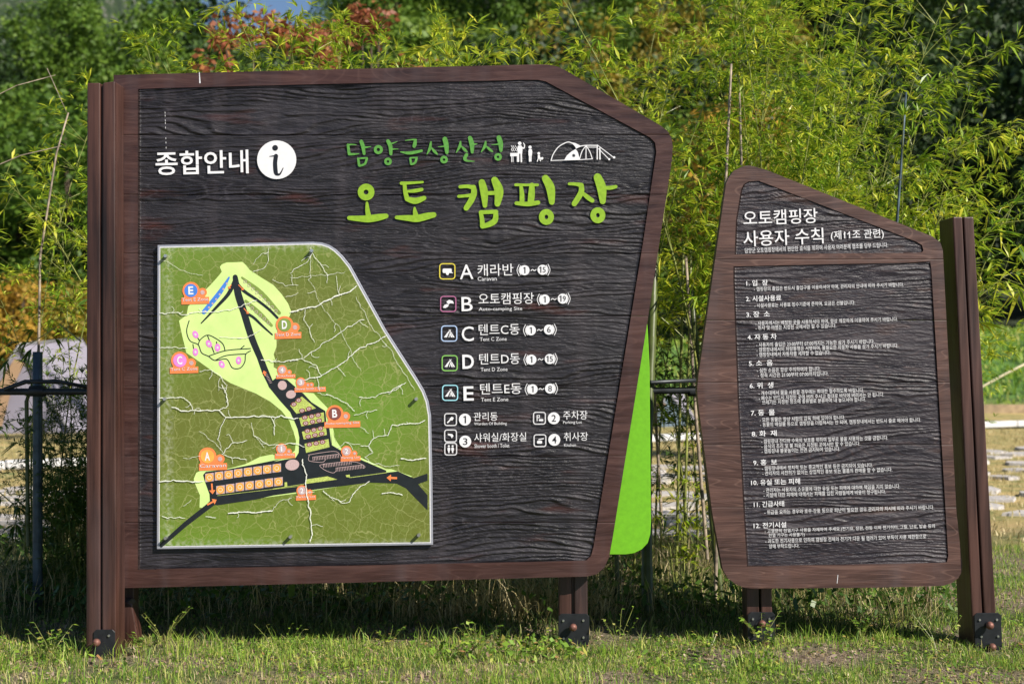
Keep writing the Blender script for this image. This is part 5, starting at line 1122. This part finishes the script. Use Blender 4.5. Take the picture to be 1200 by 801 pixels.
# ------------------------------------------------------------------ tents
def panel(name, pts, m, par, th=.01):
    bm = bmesh.new(); vs = [bm.verts.new(p) for p in pts]; f = bm.faces.new(vs); bmesh.ops.recalc_face_normals(bm, faces=[f])
    r = bmesh.ops.extrude_face_region(bm, geom=[f]); n = f.normal
    for v in [e for e in r['geom'] if isinstance(e, bmesh.types.BMVert)]: v.co -= n * th
    bmesh.ops.recalc_face_normals(bm, faces=bm.faces); return bmobj(name, bm, m, par)
def tent(name, ap, l, r, dback, bap, label, fm, sm, opening=None, om=None):
    d = ap[2]; A = Vector(px(*ap)); Lf = Vector(px(*l)); Rt = Vector(px(*r)); Bp = Vector(px(*bap)); bd = Vector((0, dback, 0)); Rb = Rt + bd + Vector((.25, 0, 0)); Lb = Lf + bd
    t = empty(name, ((Lf.x + Rt.x) / 2, d, 0), label, 'tent')
    def sag(a, b, k=.05): return (a + b) / 2 + Vector((0, 0, -k))
    panel('front_panel', [A, Lf, Rt], fm, t); panel('roof_panel', [A, Rt, Rb, Bp], sm, t); panel('roof_panel', [A, Bp, Lb, Lf], sm, t); panel('rear_panel', [Bp, Rb, Lb], fm, t)
    for a, b in ((A, Lf), (A, Rt), (A, Bp)):
        me = Mesh3(); off = wloc(t); n_ = Vector((0, -.03, .02)); me.tube([a - off + n_, (a + b) / 2 - off + n_ + Vector((0, -.02, 0)), b - off + n_], [.02] * 3, 6); me.obj('tent_pole', M['tentpole'], t, True)
    if opening: panel('door_panel', [Vector(px(x, y, d - .05)) for x, y in opening], om, t)
    return t
tent('camping_tent', (24, 405, 20), (-45, 508, 20), (82, 508, 20.01), 2.4, (96, 398, 22), 'lavender-grey tent with a beige doorway at left behind the pipe', M['tentA'], M['tentA'], [(17, 420), (-4, 455), (-28, 500), (2, 500), (14, 455), (29, 425)], M['tentB'])
tent('camping_tent', (118, 388, 23), (66, 496, 22.5), (200, 498, 23), 2.6, (170, 384, 25.5), 'cream tent half hidden by the left post', M['tentC'], M['tentC'])
tent('camping_tent', (784, 462, 22), (758, 500, 21.8), (812, 500, 22), 1.6, (800, 460, 23.5), 'small grey-blue tent seen in the gap between the boards', M['pipe'], M['tentA'], [(770, 472), (762, 498), (777, 498), (780, 472)], M['tentB'])

# ------------------------------------------------------------------ trees
def tree_proto(name, h, rx, crown0, nclump, nleaf, lsz, mname, seed, clump=.55, trunk=.12, shape='round'):
    g = random.Random(seed); root = empty(name, (0, 0, 0)); tr = Mesh3(); lf = Mesh3()
    top = Vector((g.gauss(0, .2), g.gauss(0, .2), h * .8)); P = [Vector((0, 0, -.3)), Vector((g.gauss(0, .05), 0, h * .3)), Vector((top.x * .6, top.y * .6, h * .55)), top]; tr.tube(P, [trunk, trunk * .75, trunk * .5, trunk * .15], 8)
    cz = (crown0 + h) / 2; hz = (h - crown0) / 2; C = []
    for i in range(nclump):
        while True:
            v = Vector((g.uniform(-1, 1), g.uniform(-1, 1), g.uniform(-1, 1)))
            if .45 < v.length < 1: break
        if shape == 'plume': k = 1 - .55 * max(0, v.z); v.x *= k; v.y *= k
        C.append(Vector((v.x * rx * g.uniform(.7, 1.05), v.y * rx * g.uniform(.7, 1.05), cz + v.z * hz)))
    for c in C[:14]:
        a = P[1] + (P[2] - P[1]) * g.random(); tr.tube([a, (a + c) / 2 + Vector((0, 0, -.1)), c], [trunk * .3, trunk * .18, .01], 5)
    for c in C:
        cr_ = clump * g.uniform(.6, 1.25)
        for j in range(nleaf):
            d = Vector((g.gauss(0, 1), g.gauss(0, 1), g.gauss(0, .75))).normalized(); p = c + d * cr_ * g.uniform(.45, 1.05)
            dd = (Vector((g.gauss(0, 1), g.gauss(0, 1), g.gauss(0, .6))) + d * .5).normalized(); s = lsz * g.uniform(.6, 1.35); lf.leaf(p, dd, s, s * .34, g, .15, d + Vector((g.gauss(0, .5), g.gauss(0, .5), g.gauss(0, .5))))
    tr.obj('trunk', M['bark'], root, True); prop(lf.obj('crown', M[mname], root), kind='stuff'); return root
T = [tree_proto('broadleaf_tree', 8, 2.7, 1.2, 75, 130, .19, 'crown_mid', 1, .75), tree_proto('broadleaf_tree', 7, 2.4, .8, 70, 130, .17, 'crown_mid', 2, .7), tree_proto('plume_tree', 9, 2.2, .8, 85, 120, .18, 'crown_mid', 3, .65, shape='plume'),
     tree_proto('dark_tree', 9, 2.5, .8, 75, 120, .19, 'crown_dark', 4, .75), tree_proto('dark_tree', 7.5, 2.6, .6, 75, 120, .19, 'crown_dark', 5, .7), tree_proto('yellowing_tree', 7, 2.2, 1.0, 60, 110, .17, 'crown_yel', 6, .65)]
tl = {0: 'mid green broad tree on the wooded slope behind', 1: 'rounded green tree on the wooded slope behind', 2: 'tall feathery green tree on the wooded slope behind', 3: 'dark green tall tree in the shaded wood at right', 4: 'dark green spreading tree in the shaded wood at right', 5: 'yellowing tree on the wooded slope behind'}
tg = random.Random(5); usedT = set()
ORD = 'first second third fourth fifth sixth seventh eighth ninth tenth eleventh twelfth thirteenth fourteenth fifteenth sixteenth seventeenth eighteenth nineteenth twentieth'.split()
look = {0: 'mid green broad tree', 1: 'rounded green tree', 2: 'tall feathery green tree', 3: 'dark green tall tree', 4: 'dark green spreading tree', 5: 'yellowing tree'}
for row, d in enumerate((37, 41.5, 47, 53, 60, 69, 80, 93, 108)):
    cnt_row = 0
    half = d * .38 + 3; step = 3.3 if d < 60 else 4.3; x = -half
    while x < half:
        xx = x + tg.uniform(-.8, .8); dd = d + tg.uniform(-1.8, 1.8); x += step; pxx = 600 + xx / dd * F
        right = pxx > 980 + tg.gauss(0, 50)
        k = tg.choice((3, 3, 4, 4)) if right else tg.choice((0, 1, 2, 0, 2, 1, 3, 5) if d > 44 else (0, 1, 2, 2, 4))  # right-hand crowns turn dark; the wood's deep shade sits in their leaf colour
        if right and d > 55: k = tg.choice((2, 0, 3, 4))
        sc = tg.uniform(.75, 1.15) * (1 if d < 60 else 1.15); z = ground_at(xx, dd); topy = 400 - (z + 8 * sc - H) / dd * F; 
        if 180 < pxx < 760 and topy > 92: continue
        if k in usedT: o = copy_tree(T[k])
        else: o = T[k]; usedT.add(k)
        o.location = (xx, dd, z - .2); o.rotation_euler = (0, 0, tg.uniform(0, 6.28)); o.scale = (sc, sc, sc * tg.uniform(.85, 1.15)); prop(o, f'{look[k]}, {ORD[min(cnt_row, 19)]} from the left in the {ORD[row]} row up the wooded slope', 'tree', 'trees of the wooded hillside'); cnt_row += 1
for k in range(6):
    if k not in usedT:
        for c in list(T[k].children): bpy.data.objects.remove(c)
        bpy.data.objects.remove(T[k])
def special(name, mname, pxx, d, topy, h0, rx, label, seed, n=34, lsz=.075, cl=.28, cat='tree', nl=90):
    x = (pxx - 600) / F * d; z = ground_at(x, d); h = H - (topy - 400.5) / F * d - z
    o = tree_proto(name, h, rx, h0, n, nl, lsz, mname, seed, cl, .06); o.location = (x, d, z); prop(o, label, cat); return o
special('maple_tree', 'crown_red', 318, 16, 12, 3.3, 1.0, 'red autumn maple top above the left part of the big board', 31, 24, .075, .2)
special('maple_tree', 'crown_red', 432, 17, 2, 3.5, 1.0, 'red-orange maple top above the middle of the big board', 32, 22, .075, .2)
special('maple_tree', 'crown_orange', 880, 13, 110, 1.2, .8, 'rusty orange maple showing through the bamboo thicket', 33, 60, .07, .26)
special('maple_tree', 'crown_orange', 965, 15, 235, 1.2, .6, 'orange maple deep behind the bamboo above the rules board', 34, 30, .07, .22)
special('autumn_shrub', 'crown_orange', 18, 27, 318, .2, 1.0, 'orange autumn shrub behind the tents at the left edge', 35, 40, .10, .35, 'shrub')
special('autumn_shrub', 'crown_yel', 85, 28, 335, .2, 1.1, 'yellow-green shrub behind the tents beside the left post', 36, 40, .10, .35, 'shrub')
